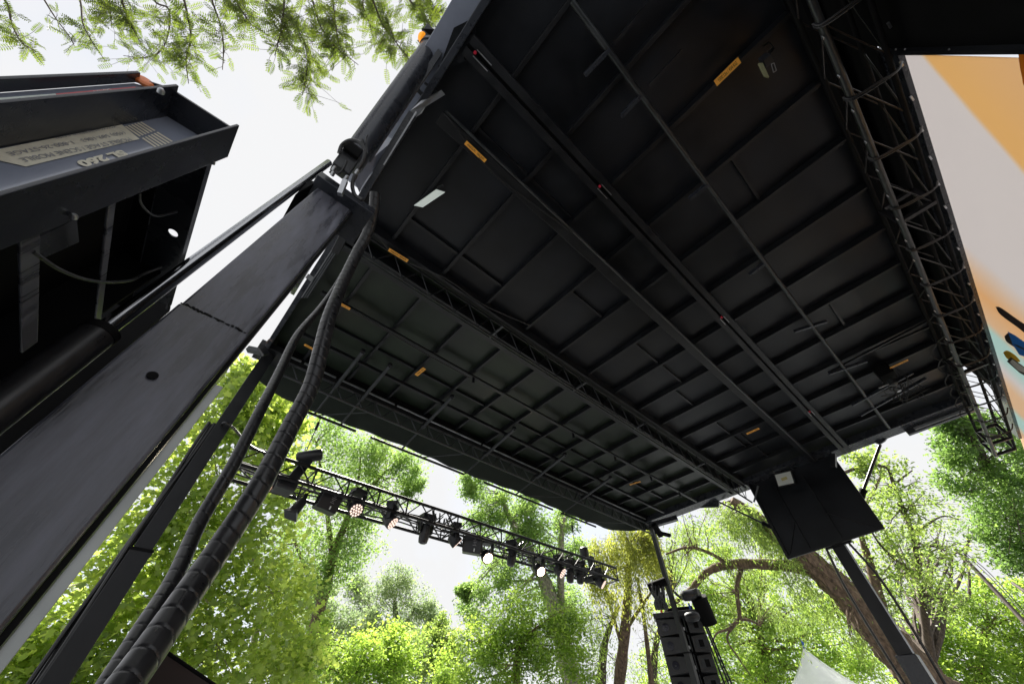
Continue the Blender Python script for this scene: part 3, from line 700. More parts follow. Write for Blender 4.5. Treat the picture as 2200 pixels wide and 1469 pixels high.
text('CAUTION', .012, (a + c) / 2, xd, yd, M['whitetape'], 'lettering', te, lift=.0004)
b = MB().lathe(onnw(308, 178, .0), -Tn if Tn.y > 0 else Tn, [(0, .021), (.006, .021), (.010, .017), (.011, .012)], 32); b.build('amber_reflector', M['amber'], te, smooth=True)
adopt(te)

# ================================================================== REAR TRUSS, BANNER, DRAPES
tr = thing('rear_truss', 'long cable-wrapped black box truss at the back of the stage beside the painted banner', 'truss', (5, -1.45, 3.2))
ys, zs = (-1.345, -1.60), (3.2, 3.45)
xa, xz = 0.6, 10.02
MB().tube([(xa, ys[0], zs[0]), (xz, ys[0], zs[0])], .024, 14).build('chord', M['tube'], tr, smooth=True)
for y, z in ((ys[1], zs[0]), (ys[0], zs[1]), (ys[1], zs[1])):
    MB().tube([(xa, y, z), (xz, y, z)], .018, 10).build('chord', M['black'], tr, smooth=True)
b = MB(); n = 18
for i in range(n):
    x0 = xa + (xz - xa) * i / n; x1 = xa + (xz - xa) * (i + 1) / n
    b.tube([(x0, ys[0], zs[0]), (x1, ys[0], zs[1])], .0065, 6); b.tube([(x0, ys[1], zs[1]), (x1, ys[1], zs[0])], .0065, 6)
    b.tube([(x0, ys[0], zs[0]), (x1, ys[1], zs[0])], .0065, 6); b.tube([(x0, ys[0], zs[1]), (x1, ys[1], zs[1])], .0065, 6)
for i in (0, 6, 12, 17, 18):
    x = xa + (xz - xa) * i / n
    for a, c in (((0, 0), (1, 0)), ((1, 0), (1, 1)), ((1, 1), (0, 1)), ((0, 1), (0, 0))): b.bar((x - .02, ys[a[0]], zs[a[1]]), (x - .02, ys[c[0]], zs[c[1]]), .04, .04, up=X)
b.build('lattice', M['truss'], tr)
for x in np.arange(1.0, 9.6, .62):
    b = MB()
    for k, (dy) in enumerate((0, .018)):
        b.tube(spline([(x + dy, ys[0] + .032, zs[0] + .02), (x + dy + .02, ys[0] + .01, zs[0] - .03), (x + .05 + dy, -1.50, zs[0] - .036), (x + .09, -1.62, zs[0] - .01), (x + .12, -1.70, zs[0] + .08)], 5), .008, 6)
    b.build('cable_wrap', M['cable'], tr)
b = MB()
for i, x in enumerate(np.arange(1.4, 9.5, .32)):
    b.bar((x, ys[0] + .028, zs[0] - .01), (x + .012, ys[0] + .028, zs[0] - .03), .006, .02)
    b.bar((x, -1.70, zs[0] + .10), (x + .05, -1.71, zs[0] + .105), .012, .012)
b.build('tie_end', M['alu'], tr)
for i, x in enumerate((6.6, 7.0, 7.5, 7.9, 8.3, 8.7)):
    MB().tube(spline([(x, -1.5, 3.5), (x + .1, -1.38, 3.60), (x + .25, -1.28, 3.55), (x + .3, -1.35, 3.4)], 5), .008, 6).build('loose_cable', M['cable'], tr)
adopt(tr)
gs = thing('green_strap', 'frayed pale green webbing strap at the top right, ending at the banner corner', 'strap', Pd(1910, 40, 2.9))
for (p, q_, w) in (((1898, -12), (1914, 46), 11), ((1916, 60), (1932, 95), 9), ((1890, -8), (1898, 14), 4)):
    MB().prism([Pd(p[0] - w / 2, p[1], 2.9), Pd(p[0] + w / 2, p[1], 2.9), Pd(q_[0] + w / 2, q_[1], 2.9), Pd(q_[0] - w / 2, q_[1] + 2, 2.9)], (0, .004, .004)).build('webbing', M['green'], gs)
MB().bar(Pd(1920, 52, 2.88), Pd(1928, 46, 2.88), .02, .02).build('buckle', M['tube'], gs); adopt(gs)
tag(MB().tube(spline([Pd(1831, 10, 2.9), Pd(1835, 17, 2.9), Pd(1837, 26, 2.9)], 4), .006, 8).build('red_hook', M['redknob'], smooth=True), 'small red hook in the black area at the top right', 'hook')

# painted banner
bm = bpy.data.materials.new('painted_banner'); bm.use_nodes = True; n = bm.node_tree; pb = n.nodes['Principled BSDF']
pb.inputs['Roughness'].default_value = .6
t_ = n.nodes.new('ShaderNodeTexCoord'); sp = n.nodes.new('ShaderNodeSeparateXYZ'); n.links.new(t_.outputs['Object'], sp.inputs[0])
nz = n.nodes.new('ShaderNodeTexNoise'); nz.inputs['Scale'].default_value = 1.1; n.links.new(t_.outputs['Object'], nz.inputs['Vector'])
def math_(op, a, b=None):
    q_ = n.nodes.new('ShaderNodeMath'); q_.operation = op
    for i, w in enumerate((a, b)):
        if w is None: continue
        if isinstance(w, (int, float)): q_.inputs[i].default_value = w
        else: n.links.new(w, q_.inputs[i])
    return q_.outputs[0]
BAN_Y = -1.85
# coordinate along the swoosh: x + k*z (Object coords = world coords here)
W_ = (.90, .85, .82, 1); O_ = (.97, .72, .42, 1); O2 = (.95, .76, .58, 1); A_ = (.72, .86, .81, 1)
nsv = math_('MULTIPLY', math_('SUBTRACT', nz.outputs[0], .5), .25)
def ramp(k, lo, span, stops):
    v = math_('DIVIDE', math_('SUBTRACT', math_('ADD', math_('ADD', sp.outputs[0], math_('MULTIPLY', sp.outputs[2], k)), nsv), lo), span)
    c_ = n.nodes.new('ShaderNodeValToRGB'); n.links.new(v, c_.inputs[0]); el = c_.color_ramp.elements
    el[0].position, el[0].color = stops[0]; el[1].position, el[1].color = stops[-1]
    for ps, cc_ in stops[1:-1]:
        e_ = el.new(ps); e_.color = cc_
    return c_
ra = ramp(1.57, 5.7, 4.0, [(0, O2), (.25, (.95, .72, .48, 1)), (.44, O_), (.49, O_), (.515, W_), (1, W_)])
rb = ramp(.7, 7.0, 6.0, [(0, W_), (.05, W_), (.20, (.96, .70, .45, 1)), (.31, O2), (.35, A_), (.44, A_), (.53, W_), (.62, O2), (.74, O2), (.79, A_), (.87, A_), (.93, O2), (1, O2)])
mr = n.nodes.new('ShaderNodeMapRange'); mr.inputs[1].default_value = 4.0; mr.inputs[2].default_value = 4.3; n.links.new(sp.outputs[0], mr.inputs[0])
cr = n.nodes.new('ShaderNodeMix'); cr.data_type = 'RGBA'; n.links.new(mr.outputs[0], cr.inputs[0]); n.links.new(ra.outputs[0], cr.inputs[6]); n.links.new(rb.outputs[0], cr.inputs[7])
bnz = n.nodes.new('ShaderNodeTexNoise'); bnz.inputs['Scale'].default_value = 1.6; bnz.inputs['Detail'].default_value = 3; n.links.new(t_.outputs['Object'], bnz.inputs['Vector'])
bbp = n.nodes.new('ShaderNodeBump'); bbp.inputs['Strength'].default_value = .6; bbp.inputs['Distance'].default_value = .06; n.links.new(bnz.outputs[0], bbp.inputs['Height']); n.links.new(bbp.outputs[0], pb.inputs['Normal'])
class _O: pass
_o = _O(); _o.outputs = [cr.outputs[2]]; cr = _o
n.links.new(cr.outputs[0], pb.inputs['Base Color'])
tn = n.nodes.new('ShaderNodeBsdfTranslucent'); n.links.new(cr.outputs[0], tn.inputs[0]); ms = n.nodes.new('ShaderNodeMixShader'); ms.inputs[0].default_value = .92
n.links.new(pb.outputs[0], ms.inputs[1]); n.links.new(tn.outputs[0], ms.inputs[2]); n.links.new(ms.outputs[0], n.nodes['Material Output'].inputs[0])
bn = thing('painted_banner', 'large painted backdrop with orange and aqua sprayed bands at the right edge', 'banner', (6.5, BAN_Y, G))
pts = [Py(1928, 118, BAN_Y), (12.0, BAN_Y, 3.47), (12.0, BAN_Y, -.6), (2.1, BAN_Y, -.6)]
o = MB().prism([V(p) for p in pts], (0, -.006, 0)).build('canvas', bm, bn); o['done'] = 1; o.matrix_parent_inverse = Matrix.Translation(-bn.location)
def blob(pix, m, nm, lift, k=6):
    P_ = spline([Py(u, v, BAN_Y + lift) for u, v in pix] + [Py(*pix[0], BAN_Y + lift)], k)
    MB().prism(P_, (0, .001, 0)).build(nm, m, bn)
kk = mat('dark_brush_paint', (.035, .02, .02), .6); bl = mat('blue_paint', (.01, .17, .62), .5); yl = mat('yellow_paint', (.85, .48, .02), .5, var=.1, scale=8); wt = mat('white_paint_patch', (.66, .62, .58), .5)
def polyb(pix, m, nm, lift): MB().prism([Py(u, v, BAN_Y + lift) for u, v in pix], (0, .001, 0)).build(nm, m, bn)
blob([(2139, 659), (2150, 661), (2180, 682), (2215, 708), (2215, 724), (2185, 702), (2150, 676)], kk, 'brush_stroke', .003)
blob([(2158, 722), (2168, 716), (2182, 738), (2186, 748), (2174, 742), (2162, 733)], kk, 'brush_stroke', .003)
polyb([(2165, 712), (2182, 721), (2215, 745), (2215, 770), (2190, 762), (2176, 740)], bl, 'blue_shape', .005)
polyb([(2176, 738), (2186, 741), (2215, 756), (2215, 759), (2186, 745)], kk, 'brush_stroke', .0065)
blob([(2155, 757), (2164, 753), (2180, 762), (2192, 776), (2180, 776), (2164, 770)], yl, 'yellow_shape', .003)
polyb([(2188, 784), (2215, 792), (2215, 810), (2192, 800)], yl, 'yellow_shape', .003)
polyb([(2163, 776), (2172, 767), (2210, 795), (2215, 815), (2190, 800)], kk, 'brush_stroke', .0045)
polyb([(2169, 778), (2175, 772), (2206, 794), (2208, 803), (2188, 796)], wt, 'white_shape', .006)
o5 = mat('deep_orange_paint', (.85, .22, .01), .5)
blob([(2188, 112), (2191, 140), (2196, 165), (2202, 185), (2230, 180), (2230, 112)], o5, 'orange_shape', .003)
adopt(bn)
br = thing('banner_rail', 'blue-black steel rail holding the top edge of the painted banner', 'rail', (6.5, -1.83, 3.5))
MB().prism([Py(1925, 112, -1.80), Py(1928, 118, -1.80) + V((-.02, 0, 0)), V((10.35, -1.80, 3.43)), V((10.35, -1.80, 3.68)), V((2.42, -1.80, 3.72))], (0, -.04, 0)).build('rail', M['gloss'], br, bevel=.004)
adopt(br)
o = MB().span(-0.05, 8.55, -1.79, -1.77, 3.66, H + .1).build('black_drape', M['black']); tag(o, 'narrow black drape hanging between the roof and the back truss', 'drape')
o = MB().prism([Py(1928, 117, -1.72) + V((0, 0, -.02)), Py(2230, 114, -1.72), V((2.2, -1.72, -.6)), V((1.5, -1.72, -.6)), V((1.2, -1.72, 4.3)), V((2.25, -1.72, 4.3)), V((2.25, -1.72, 3.62))], (0, -.03, 0)).build('side_wall', M['black']); tag(o, 'black side wall filling the top right corner above the banner', 'wall')
w0, w1 = Py(1895, 112, -1.68), Py(2230, 106, -1.68)
o = MB().bar(w0, w1, .03, .03).build('wall_rim', M['beam']); o.parent = bpy.data.objects['side_wall']
b = MB()
for u in (1925, 1945, 2040): b.lathe(Py(u, 106, -1.66), Y, [(0, .006), (.006, .005)], 8)
o = b.build('rivet', M['alu']); o.parent = bpy.data.objects['side_wall']

# ================================================================== FIXTURES UNDER THE ROOF
wl = thing('work_light', 'flat rectangular white work light under the roof right of the mast head', 'work light', Pz(920, 427, H - .04))
pp = [Pz(u, v, H - .05) for u, v in ((889, 442), (937, 408), (956, 414), (908, 446))]
MB().prism(pp, (0, 0, .02)).build('lens', M['work'], wl, bevel=.003); MB().prism([p + V((0, 0, .022)) for p in pp], (0, 0, .03)).build('housing', M['plastic'], wl)
MB().bar(Pz(940, 404, H - .03), Pz(952, 398, H), .02, .03).build('bracket', M['tube'], wl); adopt(wl)
cl = thing('clip_light', 'small clamp-on lamp with a pale reflector face in the dark upper right of the roof', 'clamp lamp', Pz(1645, 145, 3.7))
MB().prism([Pd(u, v, 3.0) for u, v in ((1629, 136), (1639, 135), (1653, 166), (1643, 163))], (.02, .0, .03)).build('reflector', mat('pale_reflector', (.30, .30, .17), .4), cl, bevel=.003)
MB().box(Pd(1645, 130, 3.05), .035, .03, .05).build('body', M['plastic'], cl, bevel=.006)
MB().bar(Pd(1642, 128, 3.05), Pd(1662, 105, 3.2), .015, .015).build('arm', M['tube'], cl)
b = MB()
qd = [Pd(u, v, 3.0) for u, v in ((1657, 138), (1663, 136), (1668, 152), (1662, 156))]
for i in range(4): b.tube([qd[i], qd[(i + 1) % 4]], .0035, 6)
b.build('wire_bail', M['alu'], cl); MB().tube(spline([Pd(1640, 100, 3.3), Pd(1652, 92, 3.3), Pd(1660, 102, 3.2), Pd(1648, 112, 3.1)], 5), .005, 6).build('cord', M['tube'], cl); adopt(cl)
jb = thing('cable_tangle', 'tangled cables and a motor hook hanging near the far end of the back truss', 'cables', Pz(1920, 840, 3.8))
b = MB(); rr = random.Random(3)
for i in range(7):
    p = [Pd(1880 + rr.random() * 30, 770 + rr.random() * 20, 6.2)] + [Pd(1890 + rr.random() * 60, 790 + rr.random() * 80, 6.0 + rr.random() * .3) for _ in range(3)] + [Pd(1975 + rr.random() * 40, 830 + rr.random() * 40, 6.0)]
    b.tube(spline(p, 5), .006, 6)
b.build('cords', M['cable'], jb); MB().lathe(Pd(1912, 816, 6.0), -Z, [(0, .05), (.09, .055), (.11, .03)], 12).build('motor_can', M['tube'], jb, smooth=True)
MB().lathe(Pd(1926, 834, 6.0), -Z, [(0, .03), (.06, .03)], 10).build('motor_can', M['alu'], jb); MB().box(Pd(1900, 800, 6.1), .12, .10, .10).build('junction_box', M['black'], jb, bevel=.01)
MB().bar(Pd(1888, 833, 6.0), Pd(1912, 823, 6.0), .02, .02).build('hook_bar', M['alu'], jb); adopt(jb)

# ================================================================== LIGHTING TRUSS AND ITS LAMPS
lt = thing('lighting_truss', 'long black box truss carrying stage lamps, hanging in front of the trees', 'truss', (4.3, 5.8, 2.55))
TY, TZ = (5.55, 6.05), (2.55, 2.80); x0t, x1t = .30, 8.36
for y in TY:
    for z in TZ: MB().tube([(x0t, y, z), (x1t, y, z)], .025, 10).build('chord', M['truss'], lt, smooth=True)
b = MB(); n = 16
for i in range(n + 1):
    x = x0t + (x1t - x0t) * i / n
    for a, c in (((0, 0), (0, 1)), ((1, 0), (1, 1)), ((0, 0), (1, 0)), ((0, 1), (1, 1))): b.tube([(x, TY[a[0]], TZ[a[1]]), (x, TY[c[0]], TZ[c[1]])], .013, 6)
    if i == n: break
    xn = x + (x1t - x0t) / n; xm = (x + xn) / 2
    for y in TY: b.tube([(x, y, TZ[0]), (xm, y, TZ[1])], .010, 6); b.tube([(xm, y, TZ[1]), (xn, y, TZ[0])], .010, 6)
    b.tube([(x, TY[0], TZ[0]), (xn, TY[1], TZ[0])], .010, 6)
b.build('lattice', M['truss'], lt)
b = MB()
for k in range(7):
    pts = [(x, 5.62 + .06 * k + .02 * math.sin(x * 3 + k), 2.60 + .02 * math.sin(x * 5 + 2 * k) + .03 * (k % 3)) for x in np.linspace(.4, 8.2, 70)]
    b.tube(pts, .011, 6)
b.build('cable_run', M['cable'], lt, smooth=True)
rr = random.Random(11)
for xc in (3.6, 3.75, 5.6, 6.9, 7.1):
    b = MB()
    for k in range(5):
        p = V((xc + rr.uniform(-.15, .15), 5.8 + rr.uniform(-.15, .15), 2.72))
        b.tube(spline([p, p + V((rr.uniform(-.12, .12), rr.uniform(-.1, .1), .12)), p + V((rr.uniform(-.1, .1), .05, -.02)), p + V((rr.uniform(-.12, .12), 0, -.10))], 4), .010, 6)
    b.build('cable_loops', M['cable'], lt)
adopt(lt)
for (u, v, x, lb) in ((690, 895, None, 'near the hoses'), (1228, 1120, None, 'near its far end')):
    top = Py(u, v, 5.76); bot = V((top.x, 5.76, 2.82)); mid = top.lerp(bot, .12)
    t = thing('hoist_cable', 'thin steel hanging cable of the lighting truss ' + lb, 'cable', bot, 'hanging cables of the lighting truss')
    MB().tube([top, bot], .007, 6).build('wire', M['cable'], t); MB().tube([mid, mid - Z * .14], .022, 8).build('shackle', M['cable'], t); adopt(t)
tag(MB().tube(spline([Pd(470, 920, 3.0 + 1.6), Pd(482, 908, 4.5), Pd(500, 918, 4.6), Pd(520, 940, 4.8), Pd(545, 962, 4.9), Pd(600, 985, 5.2)], 8), .016, 8).build('feeder_cable', M['cable'], smooth=True), 'black feeder cable looping from the near corner post to the lighting truss', 'cable')

def lamp_root(label, loc, name, cat, grp): return thing(name, label, cat, loc, grp)
def make_wash(lit):
    t = thing('wash_light', '', 'stage lamp', (0, 0, 0), 'stage lamps on the lighting truss')
    MB().box((0, 0, 0), .13, .10, .045).build('base', M['plastic'], t, bevel=.012)
    for s in (-1, 1): MB().prism([(s * .135, -.06, -.02), (s * .135, .06, -.02), (s * .135, .035, -.30), (s * .135, -.035, -.30)], (s * .028, 0, 0)).build('yoke_arm', M['plastic'], t, bevel=.008)
    hd = MB().lathe((0, .0, -.28), V((0, -.75, -.66)), [(-.13, .06), (-.11, .10), (0, .125), (.08, .13), (.09, .125)], 24).build('head', M['plastic'], t, smooth=True)
    ax = V((0, -.75, -.66)).normalized(); c = V((0, 0, -.28)) + ax * .091; a = X; b_ = ax.cross(X)
    MB().lathe(c, ax, [(0, .118), (.004, .118)], 24).build('lens_ring', M['ledring'], hd)
    if lit: MB().lathe(c + ax * .005, ax, [(0, .092), (.012, .085), (.02, .05)], 24).build('glowing_lens', M['lit'], hd, smooth=True)
    if not lit:
        l = MB()
        for r_, k_ in ((0, 1), (.05, 6), (.095, 12)):
            for i in range(k_):
                an = 2 * math.pi * i / k_; l.lathe(c + ax * .004 + a * (r_ * math.cos(an)) + b_ * (r_ * math.sin(an)), ax, [(0, .019), (.006, .017), (.009, .008)], 10)
        l.build('led_cells', M['led'], hd, smooth=True)
    return t
def make_head():
    t = thing('moving_head', '', 'stage lamp', (0, 0, 0), 'stage lamps on the lighting truss')
    MB().box((0, 0, 0), .15, .13, .05).build('base', M['plastic'], t, bevel=.012)
    for s in (-1, 1): MB().prism([(s * .12, -.08, -.04), (s * .12, .08, -.04), (s * .12, .05, -.30), (s * .12, -.05, -.30)], (s * .035, 0, 0)).build('yoke_arm', M['plastic'], t, bevel=.01)
    hd = MB().lathe((0, 0, -.28), V((0, .2, -1)), [(-.16, .05), (-.14, .09), (-.02, .105), (.12, .10), (.19, .085), (.20, .07)], 24).build('head', M['plastic'], t, smooth=True)
    MB().lathe(V((0, 0, -.28)) + V((0, .2, -1)).normalized() * .2, V((0, .2, -1)), [(0, .065), (.012, .05), (.016, .02)], 20).build('lens', M['glass'], hd, smooth=True)
    return t
def make_par():
    t = thing('par_lamp', '', 'stage lamp', (0, 0, 0), 'stage lamps on the lighting truss')
    MB().box((0, 0, 0), .03, .03, .05).build('clamp', M['truss'], t)
    ax = V((-.35, -.1, -.93))
    MB().lathe((0, 0, -.05), ax, [(0, .06), (.05, .075), (.22, .085), (.225, .085)], 20).build('can', M['plastic'], t, smooth=True)
    MB().lathe(V((0, 0, -.05)) + ax.normalized() * .226, ax, [(0, .09), (.10, .15), (.102, .14), (.01, .08)], 4).build('barn_door', M['plastic'], t)
    return t
def make_blinder(lit):
    t = thing('blinder_box', '', 'stage lamp', (0, 0, 0), 'stage lamps on the lighting truss')
    MB().box((0, 0, -.18), .20, .14, .17).build('housing', M['plastic'], t, bevel=.02)
    b = MB()
    for i in range(6): b.box((-.205, 0, -.06 - i * .045), .006, .12, .012)
    b.build('cooling_fins', M['black'], t)
    MB().box((0, 0, .02), .03, .03, .05).build('clamp', M['truss'], t)
    MB().box((.05, -.142, -.29), .012, .004, .03).build('tag', M['white'], t)
    b = MB()
    for i, w in enumerate((.05, .09, .07, .04, .08)): b.box((.04, -.1425, -.08 - i * .03), w / 2, .002, .004)
    b.build('printed_legend', mat('grey_print', (.3, .3, .32), .5) , t)
    return t
W1, W2, HD, PR, B1 = make_wash(False), make_wash(True), make_head(), make_par(), make_blinder(False)
used = set()
def put(proto, u, v, y, lab, rot=(0, 0, 0), s=1.0, dz=.28):
    p = Py(u, v, y) + V((0, 0, dz)) * s
    if proto.name in used: o = copy_tree(proto)
    else: o = proto; used.add(proto.name)
    s *= .82; o.location = p; o.rotation_euler = rot; o.scale = (s, s, s); o['label'] = lab; return o
R_ = math.radians
put(W2, 566, 1049, 5.6, 'lit lamp glinting at the edge of the thicker hose', (0, 0, R_(10)), .8)
put(W1, 760, 1098, 5.65, 'stage lamp with glowing pinkish cells, right of the big black box lamp', (0, 0, R_(12)))
put(W1, 836, 1124, 5.65, 'stage lamp turned right with glowing cells, second of the glowing ones', (0, 0, R_(48)))
put(HD, 912, 1150, 5.75, 'blue-tinted rounded moving lamp against the white sky gap', (0, 0, 0), 1.0)
put(W1, 976, 1166, 5.75, 'stage lamp seen from the side at the right edge of the sky gap', (0, 0, R_(75)))
put(W2, 1045, 1193, 5.7, 'brightest lit lamp, round and white, in the middle of the truss', (0, 0, R_(-8)), 1.0, .22)
put(HD, 1100, 1201, 5.85, 'dark unlit moving lamp between the two bright lamps', (0, 0, R_(40)), 1.0)
put(W2, 1158, 1222, 5.7, 'second bright lit lamp, to the right of the middle', (0, 0, R_(-8)), 1.0, .22)
put(W1, 1203, 1232, 5.7, 'stage lamp with glowing cells, just right of the second bright lamp', (0, 0, R_(25)), 1.05)
put(HD, 1226, 1238, 5.85, 'dark lamp hanging low between glowing lamps near the far truss end', (0, 0, R_(30)), .95)
put(HD, 1247, 1240, 5.9, 'dark lamp with a pale band, second from the far truss end', (0, 0, R_(-15)), 1.0)
put(W1, 1291, 1256, 5.7, 'last stage lamp with glowing cells, at the far end of the truss', (0, 0, R_(30)), 1.0)
put(PR, 652, 1075, 5.7, 'plain black flared lamp hanging below the near part of the truss', (0, 0, R_(0)), 1.0, .05)
put(B1, 708, 1081, 5.75, 'big square black box lamp with pale printing', (R_(8), R_(8), R_(0)), .92, .16)
put(B1, 1018, 1172, 5.75, 'long dark box lamp behind the brightest lamp', (R_(8), R_(8), R_(-35)), 1.0, .16)
# large profile lamp lying on top of the truss, and one standing near the far end
pf = thing('profile_lamp', 'large black profile lamp with its long head pointing right above the truss near the hoses', 'stage lamp', Py(640, 1010, 5.75), 'profile lamps on top of the truss')
MB().lathe(Py(636, 984, 5.75), (Py(690, 976, 5.65) - Py(636, 984, 5.75)), [(0, .06), (.03, .085), (.30, .088), (.33, .086), (.345, .07)], 24).build('head', M['plastic'], pf, smooth=True)
MB().bar(Py(660, 990, 5.75), Py(612, 1048, 5.75), .17, .14).build('yoke', M['plastic'], pf, bevel=.02)
MB().bar(Py(616, 1036, 5.75), Py(606, 1056, 5.75), .28, .26).build('base', M['plastic'], pf, bevel=.03)
adopt(pf)
pf2 = thing('profile_lamp', 'black profile lamp standing upright on the far end of the truss', 'stage lamp', Py(1262, 1215, 5.9), 'profile lamps on top of the truss')
MB().lathe(Py(1258, 1200, 5.9), V((-.1, 0, 1)), [(0, .08), (.03, .10), (.22, .10), (.25, .06)], 20).build('head', M['plastic'], pf2, smooth=True)
MB().bar(Py(1270, 1195, 5.9), Py(1274, 1240, 5.9), .10, .14).build('yoke', M['plastic'], pf2, bevel=.015)
MB().bar(Py(1268, 1236, 5.9), Py(1272, 1250, 5.9), .24, .22).build('base', M['plastic'], pf2, bevel=.02)
adopt(pf2)

# ================================================================== LINE ARRAY SPEAKERS
SPR = R_(-61); Rz = Matrix.Rotation(SPR, 3, 'Z'); SP0 = Pd(1462, 1345, 8.9)
sp0 = thing('array_speaker', '', 'loudspeaker', (0, 0, 0), 'stacked array loudspeakers')
cabm = mat('dark_speaker_paint', (.030, .031, .033), .42, bump=.3, bscale=120)
def cab(x0, x1, h0, h1, y0, y1, nm, m, bv=.008): return MB().prism([(x0, y0, -h0), (x1, y0, -h1), (x1, y0, h1), (x0, y0, h0)], (0, y1 - y0, 0)).build(nm, m, sp0, bevel=bv)
cab(-.53, -.07, .168, .140, -.10, .25, 'cabinet', cabm); cab(.17, .50, .140, .168, -.06, .25, 'cabinet', cabm)
cab(-.50, .47, .176, .176, .10, .20, 'core', M['black'], .002)
cab(-.069, .169, .13, .13, .06, .24, 'center_panel', M['black'], .004)
o = MB().lathe((-.34, -.101, -.01), -Y, [(0, .088), (.006, .088), (.010, .078)], 28).build('port_ring', M['plastic'], sp0, smooth=True)
MB().lathe((-.34, -.1115, -.01), -Y, [(0, .076), (.0008, .076)], 28).build('driver', M['glass'], o)
MB().lathe((-.34, -.1125, -.01), -Y, [(0, .022), (.01, .012)], 16).build('dust_cap', M['tube'], o, smooth=True)
MB().box((.36, -.062, 0), .12, .006, .09).build('port_frame', M['tube'], sp0, bevel=.004)
MB().box((.35, -.070, 0), .05, .004, .065).build('port', M['black'], sp0)
for dx in (-.03, .03, .11): MB().box((dx, .0, .03), .010, .03, .15).build('rigging_bar', M['alu' if dx == .03 else 'tube'], sp0, bevel=.003)
MB().box((.04, -.01, -.05), .045, .02, .03).build('rigging_plate', M['alu'], sp0, bevel=.003)
labs = ['topmost array loudspeaker, just under the flat bumper frame', 'second array loudspeaker from the top', 'third array loudspeaker from the top', 'fourth array loudspeaker from the top, half cut by the bottom edge']
for i in range(5):
    o = sp0 if i == 0 else copy_tree(sp0)
    o.location = SP0 + Rz @ V((0, .035 * i * i * .5, 0)) - Z * .345 * i; o.rotation_euler = (R_(-2 * i), 0, SPR)
    o['label'] = labs[i] if i < 4 else 'array loudspeaker at the very bottom, cut off by the lower edge'
SPX, SPY, zt_ = SP0.x, SP0.y, SP0.z
bf = thing('bumper_frame', 'flat black bumper frame on top of the loudspeaker stack', 'rigging frame', (SPX, SPY, zt_ + .2))
def loc(x, y, z): return SP0 + Rz @ V((x, y, z))
axs = (Rz @ X, Rz @ Y, Z)
MB().box(loc(-.02, .05, .225), .54, .20, .055, axs).build('frame', M['plastic'], bf, bevel=.01)
MB().box(loc(.1, .05, .33), .30, .06, .05, axs).build('bar', M['black'], bf, bevel=.01)
MB().box(loc(.34, -.02, .36), .02, .02, .07, axs).build('blue_tie', M['bluestrap'], bf)
MB().box(loc(-.34, -.05, .31), .03, .03, .03, axs).build('orange_pin', M['orangeknob'], bf)
adopt(bf)
cb = thing('coiled_cable', 'black coiled cable bundle hanging beside the post above the speakers', 'cable coil', Pd(1420, 1275, 8.6))
b = MB(); rr = random.Random(5)
for k in range(16):
    o1 = rr.uniform(-9, 9); o2 = rr.uniform(-6, 6)
    b.tube(spline([Pd(1410 + o1 * 1.5, 1252, 8.6), Pd(1413 + o1 * 1.5, 1272, 8.5 + rr.uniform(-.1, .1)), Pd(1419 + o2 * 2, 1294, 8.5), Pd(1422 + o2 * 2, 1308, 8.5)], 4), .030, 6)
b.build('coils', M['rubber'], cb, smooth=True)
MB().tube([Pd(1393, 1262, 8.6), Pd(1430, 1248, 8.6)], .09, 12).build('hanger_bar', M['black'], cb, smooth=True)
adopt(cb)
hm = thing('chain_hoist', 'black chain hoist with a long dark chain bag above the speaker stack', 'hoist', Pd(1500, 1290, 9.2))
MB().lathe(Pd(1464, 1280, 9.0), Pd(1496, 1276, 9.0) - Pd(1464, 1280, 9.0), [(0, .06), (.05, .11), (.30, .12), (.40, .07)], 16).build('motor', M['plastic'], hm, smooth=True)
MB().tube([Pd(1500, 1282, 9.0), Pd(1524, 1338, 8.8)], [.19, .18], 20).build('chain_bag', M['black'], hm, smooth=True)
MB().box(Pd(1494, 1274, 9.0), .10, .10, .08).build('gear_box', M['plastic'], hm, bevel=.02)
MB().lathe(Pd(1473, 1328, 8.6), Pd(1504, 1320, 8.6) - Pd(1473, 1328, 8.6), [(0, .07), (.04, .10), (.26, .10), (.32, .05)], 16).build('clamp_motor', M['plastic'], hm, smooth=True)
MB().tube(spline([Pd(1450, 1272, 8.9), Pd(1456, 1278, 8.9), Pd(1462, 1282, 8.9)], 4), .03, 8).build('swivel', M['tube'], hm)
MB().tube([Pd(1496, 1292, 9.0), Pd(1500, 1330, 8.8)], .012, 6).build('chain', M['alu'], hm)
adopt(hm)
pm = thing('speaker_mast', 'slim black lattice mast standing behind the speaker stack', 'mast', Pd(1560, 1469, 9))
c0, c1 = Pd(1508, 1330, 9.6), Pd(1572, 1490, 9.0)
b = MB()
for d_ in (V((-.05, -.04, 0)), V((.05, -.04, 0)), V((0, .05, 0))): b.tube([c0 + d_, c1 + d_ * 1.6], .022, 8)
b.build('chords', M['truss'], pm); b = MB()
for k in range(12):
    a0, a1 = c0.lerp(c1, k / 12), c0.lerp(c1, (k + 1) / 12); b.tube([a0 + V((-.05, -.04, 0)), a1 + V((.05, -.04, 0))], .009, 6); b.tube([a1 + V((-.05, -.04, 0)), a1 + V((.05, -.04, 0))], .009, 6)
b.build('lattice', M['truss'], pm); adopt(pm)

